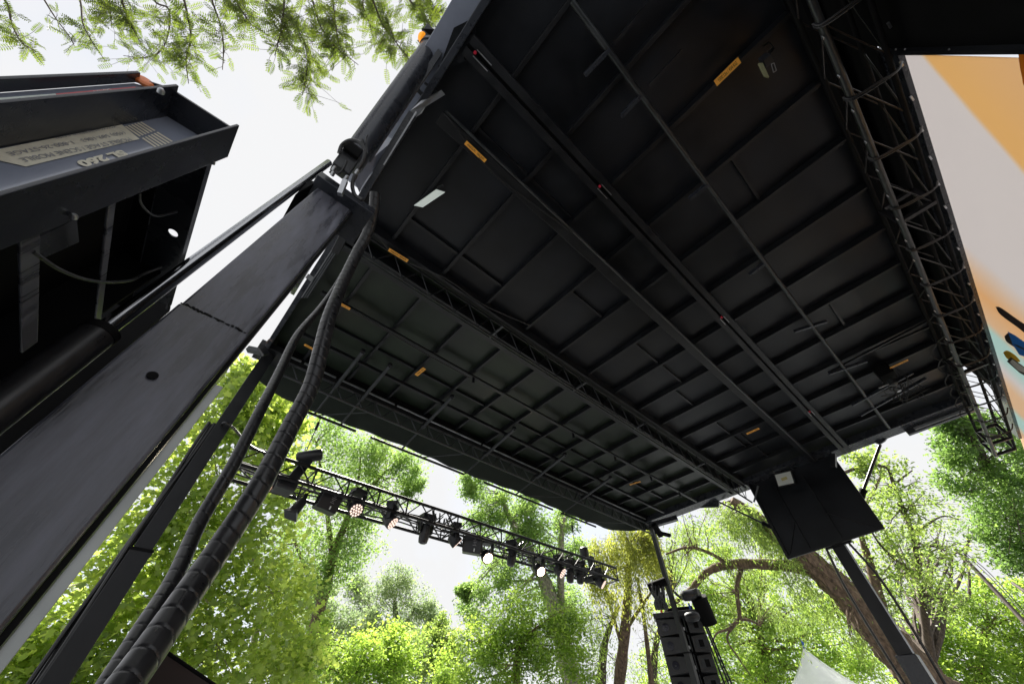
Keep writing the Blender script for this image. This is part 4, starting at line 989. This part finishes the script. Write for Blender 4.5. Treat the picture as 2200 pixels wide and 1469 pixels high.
# ================================================================== TENT, FAR POLES
apex = Pd(1728, 1394, 22)
tt = thing('event_tent', 'white high-peaked event tent top at the bottom of the frame', 'tent', (apex.x, apex.y, G))
b = MB(); rings = 14; seg = 48; base = []
for j in range(rings + 1):
    t = j / rings; rad = .06 + 3.6 * t ** 1.0; zz = apex.z - 2.6 * (1 - (1 - t) ** 1.7)
    for k in range(seg):
        an = 2 * math.pi * k / seg + .3; c_ = max(abs(math.cos(an - .3)), abs(math.sin(an - .3))); sq = 1 + (1 / c_ - 1) * t
        b.v.append((apex.x + rad * sq * math.cos(an), apex.y + rad * sq * math.sin(an), zz + .05 * math.sin(an * 8) * t))
for j in range(rings):
    for k in range(seg): b.f.append((j * seg + k, j * seg + (k + 1) % seg, (j + 1) * seg + (k + 1) % seg, (j + 1) * seg + k))
b.build('canopy', M['tent'], tt, smooth=True)
for k in range(4):
    a_ = math.pi / 4 + .3 + k * math.pi / 2
    MB().tube([(apex.x + (.06 + 3.6 * t) * (1 + .4142 * t) * math.cos(a_), apex.y + (.06 + 3.6 * t) * (1 + .4142 * t) * math.sin(a_), apex.z - 2.6 * (1 - (1 - t) ** 1.7) + .02) for t in np.linspace(0, 1, 15)], .018, 6).build('seam', M['tent'], tt, smooth=True)
MB().tube([(apex.x, apex.y, G), (apex.x, apex.y, apex.z + .15)], .035, 10).build('pole', M['alu'], tt)
for an in range(4):
    a_ = .3 + math.pi / 4 + an * math.pi / 2
    p = V((apex.x + 5.0 * math.cos(a_), apex.y + 5.0 * math.sin(a_), G)); MB().tube([p, p + Z * (apex.z - 2.6 - G)], .04, 8).build('leg', M['alu'], tt)
MB().prism([Pd(1729, 1396, 22), Pd(1718, 1368, 22), Pd(1727, 1380, 22), Pd(1733, 1396, 22)], (.03, .03, 0)).build('pennant', M['flag'], tt)
adopt(tt)
fp = thing('rigging_pole', 'thin rusty pole with ropes slanting down at the right edge, behind the bright trees', 'pole', Pd(2200, 1330, 11))
MB().tube([Pd(2052, 1178, 13), Pd(2110, 1238, 12.2), Pd(2225, 1362, 10.5)], [.05, .06, .06], 10).build('pole', M['rust'], fp, smooth=True)
b = MB()
for o_ in (6, 11): b.tube(spline([Pd(2054 + o_, 1180, 13), Pd(2112 + o_ * 1.6, 1234, 12.2), Pd(2226 + o_ * .8, 1352, 10.5)], 6), .012, 6)
b.build('rope', M['cable'], fp); adopt(fp)
tag(MB().tube([Pd(2176, 1252, 12), Pd(2240, 1296, 11)], .05, 8).build('rigging_pole', M['rust'], smooth=True), 'short dark pole end poking in at the right edge', 'pole')

# ================================================================== TREES
def leaf_mesh(name, C, N, size, m, parent, tint, dirs=None, aspect=.62, shape='leaf'):
    """C centres (n,3); N normals; size per leaf; one folded leaf blade per entry"""
    n = len(C)
    N = N / np.linalg.norm(N, axis=1, keepdims=True)
    A_ = dirs if dirs is not None else rng.normal(size=(n, 3))
    A_ = A_ - N * (A_ * N).sum(1, keepdims=True); A_ /= np.linalg.norm(A_, axis=1, keepdims=True) + 1e-9
    B_ = np.cross(N, A_); s = size[:, None] if np.ndim(size) else size
    if shape == 'leaf':
        v0 = C; v1 = C + A_ * s * .45 + B_ * s * aspect * .5 + N * s * .12; v2 = C + A_ * s; v3 = C + A_ * s * .45 - B_ * s * aspect * .5 + N * s * .12
        vv = np.stack([v0, v1, v2, v3], 1).reshape(-1, 3); idx = np.arange(n)[:, None] * 4
        faces = np.concatenate([idx + np.array([[0, 1, 2]]), idx + np.array([[0, 2, 3]])], 1).reshape(-1, 3); k = 4
    else:                                                  # lobed five-point maple leaf
        prof = [(0, 0), (.12, .42), (.38, .30), (.62, .52), (.68, .20), (1.0, 0), (.68, -.20), (.62, -.52), (.38, -.30), (.12, -.42)]
        vs = [C + A_ * s * a + B_ * s * b + N * s * (.18 * abs(b)) for a, b in prof]
        vv = np.stack(vs, 1).reshape(-1, 3); k = 10; idx = np.arange(n)[:, None] * k
        tri = [[0, i, i + 1] for i in range(1, 9)]
        tri = [[0, 1, 2], [0, 2, 8], [0, 8, 9], [2, 3, 4], [2, 4, 6], [2, 6, 8], [4, 5, 6], [6, 7, 8]]
        faces = np.concatenate([idx + np.array([t]) for t in tri], 1).reshape(-1, 3)
    me = bpy.data.meshes.new(name); me.vertices.add(len(vv)); me.vertices.foreach_set('co', vv.astype(np.float32).ravel())
    nf = len(faces); me.loops.add(nf * 3); me.loops.foreach_set('vertex_index', faces.astype(np.int32).ravel())
    me.polygons.add(nf); me.polygons.foreach_set('loop_start', np.arange(nf, dtype=np.int32) * 3)
    try: me.polygons.foreach_set('loop_total', np.full(nf, 3, dtype=np.int32))
    except Exception: pass
    me.update(calc_edges=True)
    at = me.attributes.new('tint', 'FLOAT', 'POINT'); at.data.foreach_set('value', np.repeat(tint, k).astype(np.float32))
    me.materials.append(m); o = bpy.data.objects.new(name, me); COL.objects.link(o)
    if parent: o.parent = parent
    return o

def wob(p, q, k, amp, rd):
    p, q = V(p), V(q); L = (q - p).length; out = []
    off = V((0, 0, 0))
    for i in range(k + 1):
        t = i / k
        if 0 < i < k: off += V((rd.uniform(-1, 1), rd.uniform(-1, 1), rd.uniform(-1, 1))) * amp * L / k
        out.append(p.lerp(q, t) + off * (1 - t if t > .7 else 1) * 1.0)
    return out

DENS = 1.45
def furrow(tb, i0, pts, n):
    ph = [random.uniform(0, 6.28) for _ in range(5)]
    for i, c in enumerate(pts):
        for k in range(n):
            an = 2 * math.pi * k / n; q = V(tb.v[i0 + i * n + k]); s_ = i * .35
            f = .03 * random.uniform(-1, 1) + .065 * math.sin(5 * an + ph[0] + .25 * math.sin(s_)) + .035 * math.sin(11 * an + ph[1] + .4 * math.sin(s_ * 1.7 + k)) + .03 * math.sin(19 * an + ph[2] + s_ * .3) + .03 * random.uniform(-1, 1)
            tb.v[i0 + i * n + k] = tuple(c + (q - c) * (1 + f))
def tree(name, label, group, bark, leaf, blobs, trunks, leaf_size, dens, cat='tree', clump=.30, droop=0, shape='leaf', twig=True, fill=1.0, seed=1, limbs=None, perlimb=3, jit=1.0):
    """blobs: (u, v, r_px, distance-depth) of the crown; trunks: polylines of (u, v, depth, radius)"""
    rd = random.Random(seed); rg = np.random.default_rng(seed)
    root = thing(name, label, cat, (0, 0, 0), group)
    bl = []
    for bb in blobs:
        u, v, r, d = bb[:4]; k = bb[4] if len(bb) > 4 else 1.0
        c = Pd(u, v, d); bl.append((c, r * d / F * 1.12, k))
    tb = MB(); tp = []
    for tl_ in trunks:
        pts = spline([Pd(u, v, d) for u, v, d, r in tl_], 6)
        rs = np.interp(np.linspace(0, 1, len(pts)), np.linspace(0, 1, len(tl_)), [r for *_, r in tl_])
        if tl_ is trunks[0]:
            gp_ = V((pts[0].x, pts[0].y, G - .1))
            if pts[0].z > G + .2: pts = [gp_, gp_.lerp(pts[0], .5)] + pts; rs = np.concatenate([[rs[0] * 1.25, rs[0] * 1.1], rs])
        rs = [float(r_ * (1 + .08 * math.sin(i * 2.1))) for i, r_ in enumerate(rs)]
        big = max(rs) > .3
        if big: ptsd = spline(pts, 4); rsd = [float(q) for q in np.interp(np.linspace(0, 1, len(ptsd)), np.linspace(0, 1, len(rs)), rs)]; i0 = len(tb.v); tb.tube(ptsd, rsd, 56); furrow(tb, i0, ptsd, 56)
        else: tb.tube(pts, list(rs), 12)
        tp += [(p, r_) for p, r_ in zip(pts, rs)]
    # limbs into the blobs
    if not tp: tp = [(bl[0][0], .05)]
    for (c, r, k) in bl:
        for _ in range(perlimb):
            cand = sorted(tp, key=lambda w: (w[0] - c).length + rd.random() * r * .5)[0]
            e = c + V((rd.gauss(0, 1), rd.gauss(0, 1), rd.gauss(0, 1))) * r * .45
            L = (e - cand[0]).length
            if L < .1: continue
            pts = wob(cand[0], e, 7, .22, rd); r0 = min(cand[1] * .55, .012 + L * .014)
            tb.tube(pts, [r0 * (1 - .85 * i / 7) for i in range(8)], 6)
            for _2 in range(4):
                s0 = pts[rd.randint(3, 6)]; e2 = s0 + V((rd.gauss(0, 1), rd.gauss(0, 1), rd.gauss(0, .9))) * r * .35
                if droop: e2.z -= abs(rd.gauss(0, .3)) * droop
                p2 = wob(s0, e2, 4, .25, rd); tb.tube(p2, [r0 * .35 * (1 - .8 * i / 4) for i in range(5)], 4)
    # leaf clumps
    Cs = []; Ns = []; Ds = []; Ti = []
    for (c, r, k) in bl:
        nc = max(4, int(21 * k * fill)); c = np.array(c)
        dirs = rg.normal(size=(nc, 3)); dirs /= np.linalg.norm(dirs, axis=1, keepdims=True)
        cc = c + dirs * (r * rg.uniform(.25, 1.0, (nc, 1)) ** .6) * .95
        tone = rg.uniform(0, 1, nc)
        for j in range(nc):
            nl = int(dens * DENS * (k ** .5) * rg.uniform(.5, 1.3)); cr_ = r * clump * rg.uniform(.6, 1.4)
            p = rg.normal(size=(nl, 3)) * cr_ * np.array([1, 1, .75]) * .62
            if droop:
                p[:, 2] -= np.abs(rg.normal(size=nl)) * droop * .5; st_ = rg.integers(0, 9, nl); sx_ = rg.normal(size=(9, 2)) * cr_ * .6
                p[:, :2] = sx_[st_] + rg.normal(size=(nl, 2)) * cr_ * .10
            Cs.append(cc[j] + p); nn = rg.normal(size=(nl, 3)) * .75 + np.array([0, 0, 1.0 if not droop else .2]); Ns.append(nn)
            dd_ = rg.normal(size=(nl, 3)) * .8 + (p / (np.linalg.norm(p, axis=1, keepdims=True) + 1e-6)) * .6 + np.array([0, 0, -.5 - (1.5 if droop else 0)]); Ds.append(dd_)
            Ti.append(np.clip(tone[j] * .65 + rg.uniform(0, .35, nl), 0, 1))
    Cs, Ns, Ds, Ti = map(np.concatenate, (Cs, Ns, Ds, Ti))
    sz = leaf_size * .88 * rg.uniform(.5, 1.4, len(Cs))
    lm = leaf_mesh('crown', Cs, Ns, sz, LM[leaf], root, Ti, Ds, aspect=.55 if not droop else .3, shape=shape)
    tk = tb.build('trunk', BK[bark], root, smooth=True)
    b0 = Pd(*trunks[0][0][:3]); root.location = (b0.x, b0.y, G); adopt(root)
    return root
def spread(u0, v0, u1, v1, n, r, d, seed, dj=.12):
    rd = random.Random(seed)
    return [(rd.uniform(u0, u1), rd.uniform(v0, v1), r * rd.uniform(.75, 1.25), d * rd.uniform(1 - dj, 1 + dj)) for _ in range(n)]
GT = 'park trees around the stage'
tree('maple_tree', 'bright yellow-green maple with lobed leaves filling the lower left behind the hoses', GT, 'grey', 'maple',
     [(548, 850, 55, 10), (500, 900, 60, 10), (600, 900, 45, 11), (440, 960, 80, 9.5), (560, 960, 70, 10.5), (380, 1060, 80, 9), (500, 1060, 80, 9.5), (610, 1040, 45, 11),
      (300, 1160, 90, 8.5), (430, 1180, 90, 9), (560, 1160, 80, 10), (210, 1260, 90, 8), (340, 1290, 90, 8.5), (480, 1290, 90, 9), (610, 1260, 60, 10.5),
      (110, 1360, 90, 7.5), (230, 1390, 90, 8), (370, 1400, 90, 8.5), (500, 1400, 90, 9), (620, 1380, 60, 10.5), (30, 1440, 80, 7.2), (150, 1470, 80, 7.5), (600, 1460, 80, 10), (420, 1490, 80, 8.5), (535, 805, 35, 10.5)],
     [[(560, 1500, 11, .10), (545, 1400, 11, .09), (560, 1250, 11, .07), (520, 1120, 11, .05), (560, 1000, 11, .03)], [(270, 1469, 9.5, .28), (300, 1380, 9.5, .22), (340, 1290, 9.6, .16), (400, 1180, 9.8, .11), (470, 1080, 10, .07)], [(320, 1330, 9.6, .13), (260, 1250, 9, .08), (230, 1200, 8.8, .04)], [(340, 1290, 9.6, .10), (450, 1230, 9.8, .06), (540, 1150, 10, .03)]],
     .165, 34, shape='maple', clump=.50, seed=2, fill=1.0)
tree('poplar_tree', 'tall airy green tree behind the near half of the lighting truss with thin reddish limbs', GT, 'brown', 'poplar',
     [(640, 900, 50, 15), (700, 925, 60, 15), (770, 960, 60, 15), (830, 985, 55, 15), (880, 1000, 38, 15), (680, 1000, 70, 15), (750, 1040, 70, 15), (820, 1060, 60, 15), (880, 1050, 28, 15.5), (640, 1080, 60, 15), (720, 1120, 70, 15), (690, 1190, 60, 15), (770, 1150, 50, 15), (650, 1240, 60, 15), (610, 1180, 50, 15.5), (730, 1220, 40, 15), (780, 1090, 60, 15)],
     [[(640, 1469, 15, .26), (690, 1300, 15, .20), (722, 1180, 15, .14), (760, 1090, 15, .09), (830, 1010, 15, .04)], [(715, 1200, 15, .12), (700, 1080, 15, .07), (680, 950, 15, .03)], [(740, 1130, 15, .08), (770, 1030, 15, .05), (775, 950, 15, .02)], [(690, 1300, 15, .10), (640, 1180, 15, .06), (610, 1100, 15, .03)]],
     .13, 70, clump=.36, seed=3)
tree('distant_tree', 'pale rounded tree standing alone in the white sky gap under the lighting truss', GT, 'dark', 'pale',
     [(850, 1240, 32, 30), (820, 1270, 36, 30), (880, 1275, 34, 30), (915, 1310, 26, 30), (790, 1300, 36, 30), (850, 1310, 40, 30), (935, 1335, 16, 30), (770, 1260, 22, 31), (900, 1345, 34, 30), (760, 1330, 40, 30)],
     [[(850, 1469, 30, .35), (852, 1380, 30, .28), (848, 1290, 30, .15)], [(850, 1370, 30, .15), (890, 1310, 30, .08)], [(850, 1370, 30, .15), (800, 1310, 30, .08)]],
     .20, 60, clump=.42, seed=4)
tree('leafy_shrub_tree', 'low bright green tree at the bottom, left of centre, below the pale distant tree', GT, 'brown', 'bright',
     [(690, 1380, 50, 13), (750, 1400, 55, 13), (820, 1400, 55, 13), (790, 1450, 60, 12.5), (720, 1460, 60, 12.5), (860, 1440, 50, 13), (650, 1440, 50, 13), (850, 1380, 30, 14)],
     [[(770, 1500, 13, .12), (770, 1440, 13, .09), (790, 1400, 13, .05)]], .13, 80, clump=.36, seed=5)
tree('round_tree', 'olive green rounded tree at the bottom, right of the bright low tree', GT, 'dark', 'willow',
     [(920, 1400, 40, 20), (960, 1375, 34, 20), (905, 1440, 50, 19), (960, 1440, 50, 19), (940, 1350, 22, 21), (880, 1390, 26, 21)],
     [[(930, 1500, 20, .2), (935, 1430, 20, .15), (940, 1390, 20, .08)]], .16, 90, clump=.36, seed=6)
tree('grey_green_tree', 'tall grey-green tree in the middle with a leaning mossy trunk behind the truss', GT, 'grey', 'poplar',
     [(1020, 1040, 26, 19), (1060, 1075, 40, 19), (1040, 1120, 34, 19), (1100, 1110, 44, 19), (1140, 1080, 30, 20), (1170, 1140, 44, 19), (1215, 1120, 30, 20), (1130, 1150, 34, 19),
      (1060, 1240, 46, 18), (1120, 1280, 60, 18), (1030, 1300, 44, 18), (1000, 1270, 16, 18), (1190, 1290, 40, 19), (1230, 1300, 36, 20), (1130, 1200, 34, 20, .6), (1080, 1180, 30, 20, .6), (1240, 1190, 30, 20), (1180, 1200, 26, 19)],
     [[(1230, 1469, 18, .45), (1190, 1300, 18.5, .34), (1140, 1190, 19, .24), (1095, 1110, 19, .14), (1075, 1060, 19, .08)], [(1205, 1330, 18.5, .22), (1205, 1180, 19, .16), (1212, 1110, 19, .09)]],
     .15, 85, clump=.38, seed=7)
tree('bushy_tree', 'dense mid green bushy tree at the bottom centre', GT, 'brown', 'bright',
     [(1040, 1380, 55, 15), (1100, 1400, 60, 15), (1000, 1430, 55, 15), (1160, 1370, 60, 15), (1080, 1460, 60, 14), (1180, 1440, 60, 14.5), (1130, 1330, 50, 15.5), (1240, 1410, 50, 15), (1210, 1340, 40, 15.5), (970, 1480, 40, 15)],
     [[(1110, 1510, 15, .2), (1110, 1430, 15, .15), (1120, 1370, 15, .08)]], .14, 88, clump=.36, seed=8)
tree('yellow_conifer', 'feathery yellow-green tree with brown hanging twigs left of the far corner post', GT, 'brown', 'gold',
     [(1330, 1150, 36, 14), (1375, 1160, 34, 14), (1290, 1180, 30, 14), (1400, 1200, 26, 14), (1340, 1200, 40, 14), (1280, 1230, 20, 14), (1390, 1140, 22, 14), (1310, 1260, 26, 14, .6), (1370, 1270, 28, 14, .5)],
     [[(1330, 1469, 14, .22), (1345, 1330, 14, .18), (1350, 1230, 14, .12), (1350, 1160, 14, .05)], [(1340, 1400, 14, .08), (1310, 1300, 14, .05)], [(1345, 1350, 14, .08), (1400, 1270, 14, .04)], [(1400, 1469, 13.5, .10), (1385, 1340, 13.8, .07), (1370, 1240, 14, .04)]],
     .13, 80, clump=.36, droop=.9, seed=9, perlimb=5)
tree('curtain_tree', 'green trees with brown drooping twig curtains behind the speaker stack', GT, 'dark', 'willow',
     [(1270, 1320, 36, 16, .7), (1300, 1400, 50, 16, .7), (1380, 1430, 50, 16, .6), (1250, 1460, 40, 15.5), (1400, 1360, 36, 16, .5), (1440, 1230, 26, 17, .5), (1430, 1180, 30, 17, .8), (1465, 1140, 30, 17, .7)],
     [[(1290, 1490, 16, .22), (1300, 1380, 16, .14), (1330, 1300, 16, .06)], [(1400, 1490, 16, .2), (1410, 1380, 16, .12), (1440, 1290, 16, .06)]],
     .13, 60, clump=.40, droop=.7, seed=10, perlimb=6)
tree('leaning_willow', 'huge old willow whose thick furrowed trunk leans up to the left behind the far tower', GT, 'brown', 'willow',
     [(1580, 1100, 34, 13.5), (1620, 1130, 32, 13.5), (1660, 1170, 36, 13.3), (1560, 1130, 34, 14, .7), (1500, 1110, 36, 14, .45), (1530, 1080, 26, 14, .5), (1470, 1150, 34, 14.5, .45), (1480, 1200, 34, 14, .4), (1560, 1180, 30, 14, .6), (1610, 1230, 34, 14, .55), (1700, 1240, 42, 13, .8), (1760, 1280, 42, 12.5, .6),
      (1640, 1290, 34, 14, .4), (1690, 1300, 36, 13.5, .5), (1760, 1170, 34, 13, .6), (1800, 1330, 34, 12.5, .6), (1540, 1250, 30, 14, .4), (1860, 1230, 30, 12.5, .5), (1580, 1330, 30, 14, .35), (1450, 1290, 24, 14, .3), (1700, 1190, 20, 12.2, .25), (1650, 1150, 20, 12.6, .35), (1600, 1100, 24, 13, .5), (1830, 1360, 18, 10.8, .2)],
     [[(2060, 1560, 10.5, .62), (1990, 1469, 11, .58), (1900, 1370, 11.5, .50), (1810, 1270, 12.2, .42), (1720, 1190, 12.8, .34), (1640, 1125, 13.3, .24), (1570, 1075, 13.8, .16)],
      [(1800, 1262, 12.4, .24), (1730, 1222, 12.8, .20), (1650, 1212, 13.2, .17), (1570, 1212, 13.6, .16), (1520, 1228, 13.8, .12), (1480, 1270, 14, .10), (1440, 1300, 14.2, .07)],
      [(1592, 1222, 13.5, .09), (1583, 1260, 13.5, .08), (1590, 1330, 13.4, .07)], [(1590, 1328, 13.4, .06), (1565, 1350, 13.4, .045), (1540, 1360, 13.4, .03), (1528, 1385, 13.4, .02)],
      [(1590, 1330, 13.4, .05), (1612, 1332, 13.4, .04), (1634, 1345, 13.4, .02)], [(1590, 1330, 13.4, .045), (1562, 1368, 13.4, .035), (1585, 1410, 13.4, .028), (1612, 1450, 13.3, .015)],
      [(1900, 1380, 11.5, .25), (1880, 1250, 12, .14), (1850, 1150, 12.5, .08), (1830, 1050, 13, .04)], [(1560, 1210, 13.6, .08), (1530, 1190, 13.6, .06), (1480, 1175, 13.8, .05), (1430, 1190, 14, .03)],
      [(1960, 1469, 11.4, .40), (2060, 1480, 11.6, .2)], [(1700, 1180, 12.8, .14), (1790, 1120, 13, .08), (1850, 1095, 13.2, .06), (1900, 1010, 13.4, .04)]],
     .13, 62, clump=.42, droop=.8, seed=11, perlimb=4)
tree('lacy_tree', 'sparse lacy tree with dark twisting branches against the white sky right of the end wall', GT, 'dark', 'willow',
     [(1850, 985, 26, 12, .5), (1900, 990, 34, 12, .6), (1940, 1040, 40, 12, .6), (1890, 1060, 36, 12, .6), (1850, 1020, 26, 12, .5), (1980, 1080, 40, 12, .55), (1920, 1120, 44, 12, .7), (1860, 1130, 30, 12, .6), (1980, 1160, 44, 12, .6), (1900, 1190, 44, 12, .8), (1960, 1240, 48, 12, .8), (2040, 1190, 36, 12, .5), (2030, 1280, 44, 12, .7), (1900, 1290, 40, 12, .6), (1870, 1240, 44, 17, .8), (1950, 1180, 44, 17, .8), (2010, 1230, 44, 17, .8), (1930, 1330, 44, 17, .9), (2060, 1130, 36, 17, .6), (1890, 1080, 36, 17, .6), (1990, 1130, 36, 17, .6)],
     [[(2010, 1469, 12.5, .16), (1990, 1350, 12.5, .12), (1975, 1240, 12.3, .09), (1960, 1150, 12.2, .06), (1930, 1080, 12, .04)], [(1975, 1240, 12.3, .05), (1900, 1180, 12, .035), (1860, 1120, 12, .02)], [(1960, 1150, 12.2, .04), (2020, 1110, 12, .025), (2060, 1115, 12, .015)],
      [(1960, 1140, 12.1, .05), (1920, 1040, 12, .05), (1905, 1005, 12, .04), (1860, 1000, 12, .045), (1800, 1020, 12, .05)], [(1920, 1040, 12, .03), (1960, 1010, 12, .02)]],
     .12, 46, clump=.42, seed=12, perlimb=5)
tree('dark_green_tree', 'dense darker green tree at the right edge under the end of the back truss', GT, 'dark', 'dark',
     [(2060, 905, 34, 14), (2110, 930, 40, 14), (2050, 960, 36, 14), (2160, 990, 50, 14), (2090, 1000, 44, 14), (2200, 1040, 50, 14), (2130, 1060, 50, 14), (2060, 1040, 34, 14, .7), (2190, 1120, 55, 14), (2130, 1130, 46, 14), (2210, 1190, 50, 14), (2160, 1190, 40, 14, .8), (2215, 950, 40, 14), (2040, 910, 20, 14)],
     [[(2250, 1469, 14.5, .35), (2240, 1260, 14.5, .26), (2190, 1100, 14.3, .16), (2120, 990, 14, .08)], [(2210, 1150, 14.3, .12), (2240, 1000, 14, .06)]],
     .14, 80, clump=.36, seed=13)
tree('bright_tree', 'bright lime green tree filling the bottom right corner', GT, 'brown', 'bright',
     [(2080, 1320, 50, 16), (2150, 1320, 50, 16), (2200, 1290, 44, 16), (2040, 1380, 55, 15.5), (2120, 1400, 60, 15), (2200, 1380, 60, 15), (1980, 1410, 44, 16), (2060, 1450, 60, 15), (2160, 1470, 60, 14.5), (2230, 1450, 50, 14.5), (1985, 1465, 50, 15.5), (2110, 1260, 24, 17, .6)],
     [[(2110, 1530, 15.5, .28), (2110, 1430, 15.6, .2), (2120, 1340, 15.8, .1)]], .15, 88, clump=.36, seed=14)
tree('background_tree', 'sunlit green trees far behind the speaker stack and tent', GT, 'brown', 'bright',
     [(1540, 1330, 44, 24), (1610, 1350, 50, 24), (1680, 1360, 44, 24), (1500, 1400, 50, 24), (1570, 1420, 55, 24), (1650, 1430, 50, 24), (1740, 1400, 44, 24), (1800, 1420, 50, 24), (1840, 1360, 40, 24, .7), (1740, 1330, 30, 24, .6), (1600, 1280, 36, 25, .9), (1650, 1240, 34, 25, .7), (1560, 1210, 34, 26, .6), (1520, 1160, 34, 26, .5), (1470, 1240, 34, 26, .6), (1440, 1330, 34, 26, .8), (1640, 1150, 30, 26, .5), (1780, 1290, 34, 25, .8), (1680, 1290, 24, 25, .4), (1860, 1440, 50, 24), (1560, 1480, 50, 23), (1700, 1480, 50, 23), (1420, 1450, 44, 24), (1520, 1270, 24, 25, .5)],
     [[(1640, 1500, 24, .35), (1640, 1420, 24, .28), (1630, 1330, 24, .15)]], .20, 100, clump=.38, seed=15)
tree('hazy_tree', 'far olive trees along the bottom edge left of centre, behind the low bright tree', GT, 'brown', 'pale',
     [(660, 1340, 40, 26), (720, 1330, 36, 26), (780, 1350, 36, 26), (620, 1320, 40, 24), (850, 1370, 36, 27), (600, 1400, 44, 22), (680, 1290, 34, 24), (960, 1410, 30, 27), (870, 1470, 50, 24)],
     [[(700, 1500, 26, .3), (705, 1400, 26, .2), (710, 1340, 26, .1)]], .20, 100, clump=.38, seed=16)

# overhanging locust branches, compound leaves
lo = thing('locust_tree', 'feathery locust branches with tiny paired leaflets hanging into the top left of the picture', 'tree', (-6.5, -4.0, G), GT)
tb = MB(); DEP = 4.6
trk = [V((-6.5, -4.0, G)), V((-6.3, -3.8, 1.5)), V((-5.6, -3.2, 4.0)), V((-4.6, -2.2, 5.4))]
tb.tube(spline(trk, 6), [float(x) for x in np.linspace(.24, .12, len(spline(trk, 6)))], 12)
sprays = [  # (start above the frame, ..., tip) in photo pixels, width
 ([(-60, -60), (10, 0), (25, 50), (45, 90), (75, 110)], 34, 46), ([(60, -60), (95, 0), (120, 40), (150, 80), (160, 100)], 26, 22), ([(150, -60), (172, 0), (178, 50), (195, 85), (225, 130)], 36, 46),
 ([(300, -80), (330, 0), (362, 20), (362, 70), (345, 110), (310, 125), (265, 120)], 60, 120), ([(380, -60), (400, 20), (410, 80), (400, 130), (405, 180)], 44, 100), ([(250, -60), (262, 0), (275, 40), (300, 90)], 46, 70),
 ([(440, -60), (455, 0), (475, 60), (480, 110), (478, 150)], 40, 46), ([(520, -80), (560, -10), (600, 25), (640, 65), (660, 120), (655, 180), (650, 205)], 75, 170), ([(640, -60), (670, 0), (690, 60), (720, 100), (770, 140)], 62, 130),
 ([(700, -60), (715, 0), (720, 50), (730, 100)], 44, 60), ([(600, -60), (610, 0), (605, 60), (590, 120)], 60, 90), ([(760, -60), (800, 0), (820, 50), (850, 90), (880, 130)], 50, 110), ([(860, -60), (880, 0), (900, 20), (920, 50), (925, 60)], 40, 80), ([(930, -60), (925, 0), (935, 30), (950, 20)], 36, 60),
 ([(470, -60), (500, -10), (520, 25), (545, 60)], 46, 80), ([(200, -60), (215, 0), (235, 25), (240, 60)], 36, 50), ([(810, -60), (780, 0), (790, 40), (800, 70)], 40, 60)]
rd = random.Random(21); LC = []; LN = []; LD = []; LT = []; LS = []
for si, (pix, wdt, cnt) in enumerate(sprays):
    dep = DEP + rd.uniform(-.5, .9)
    pts = spline([Pd(u, v, dep + .15 * math.sin(i + si)) for i, (u, v) in enumerate(pix)], 6)
    tb.tube([trk[-1], trk[-1].lerp(pts[0], .55) + V((0, 0, .5))] + pts, [.05, .035] + [float(x) for x in np.linspace(.014, .004, len(pts))], 6)
    for k in range(int(cnt * .95)):
        i = min(len(pts) - 1, int(rd.triangular(3, len(pts) - 1, len(pts) * .75))); base = pts[i]
        off = V((rd.gauss(0, 1), rd.gauss(0, 1), rd.gauss(0, .7))) * wdt * dep / F * .42
        st_ = base + off * rd.random(); tip = (off.normalized() + V((rd.gauss(0, .4), rd.gauss(0, .4), -.5 + rd.gauss(0, .3)))).normalized(); L = rd.uniform(.13, .20)
        if 1: tb.tube([base, base.lerp(st_, .5) + V((0, 0, .02)), st_], [.003, .0022, .0016], 4)
        plane = V((rd.gauss(0, .5), rd.gauss(0, .5), 1)).normalized(); sd_ = tip.cross(plane).normalized(); up = sd_.cross(tip)
        tone = rd.random(); nlf = rd.randint(7, 9)
        tb.tube([st_, st_ + tip * L], [.0022, .0012], 3, cap=False)
        for q_ in range(nlf):
            f_ = .12 + .88 * q_ / nlf; wl_ = .020 * math.sin(math.pi * min(1, f_ * .85 + .12)) + .020
            for s_ in (-1, 1):
                LC.append(st_ + tip * L * f_ - up * .01 * f_); LN.append(up + sd_ * s_ * rd.uniform(-.3, .3)); LD.append(sd_ * s_ + tip * .35); LT.append(min(1, tone * .7 + rd.random() * .3)); LS.append(wl_)
leaf_mesh('crown', np.array([tuple(v) for v in LC]), np.array([tuple(v) for v in LN]), np.array(LS), LM['locust'], lo, np.array(LT), np.array([tuple(v) for v in LD]), aspect=.40)
tb.build('trunk', BK['dark'], lo, smooth=True)
adopt(lo)
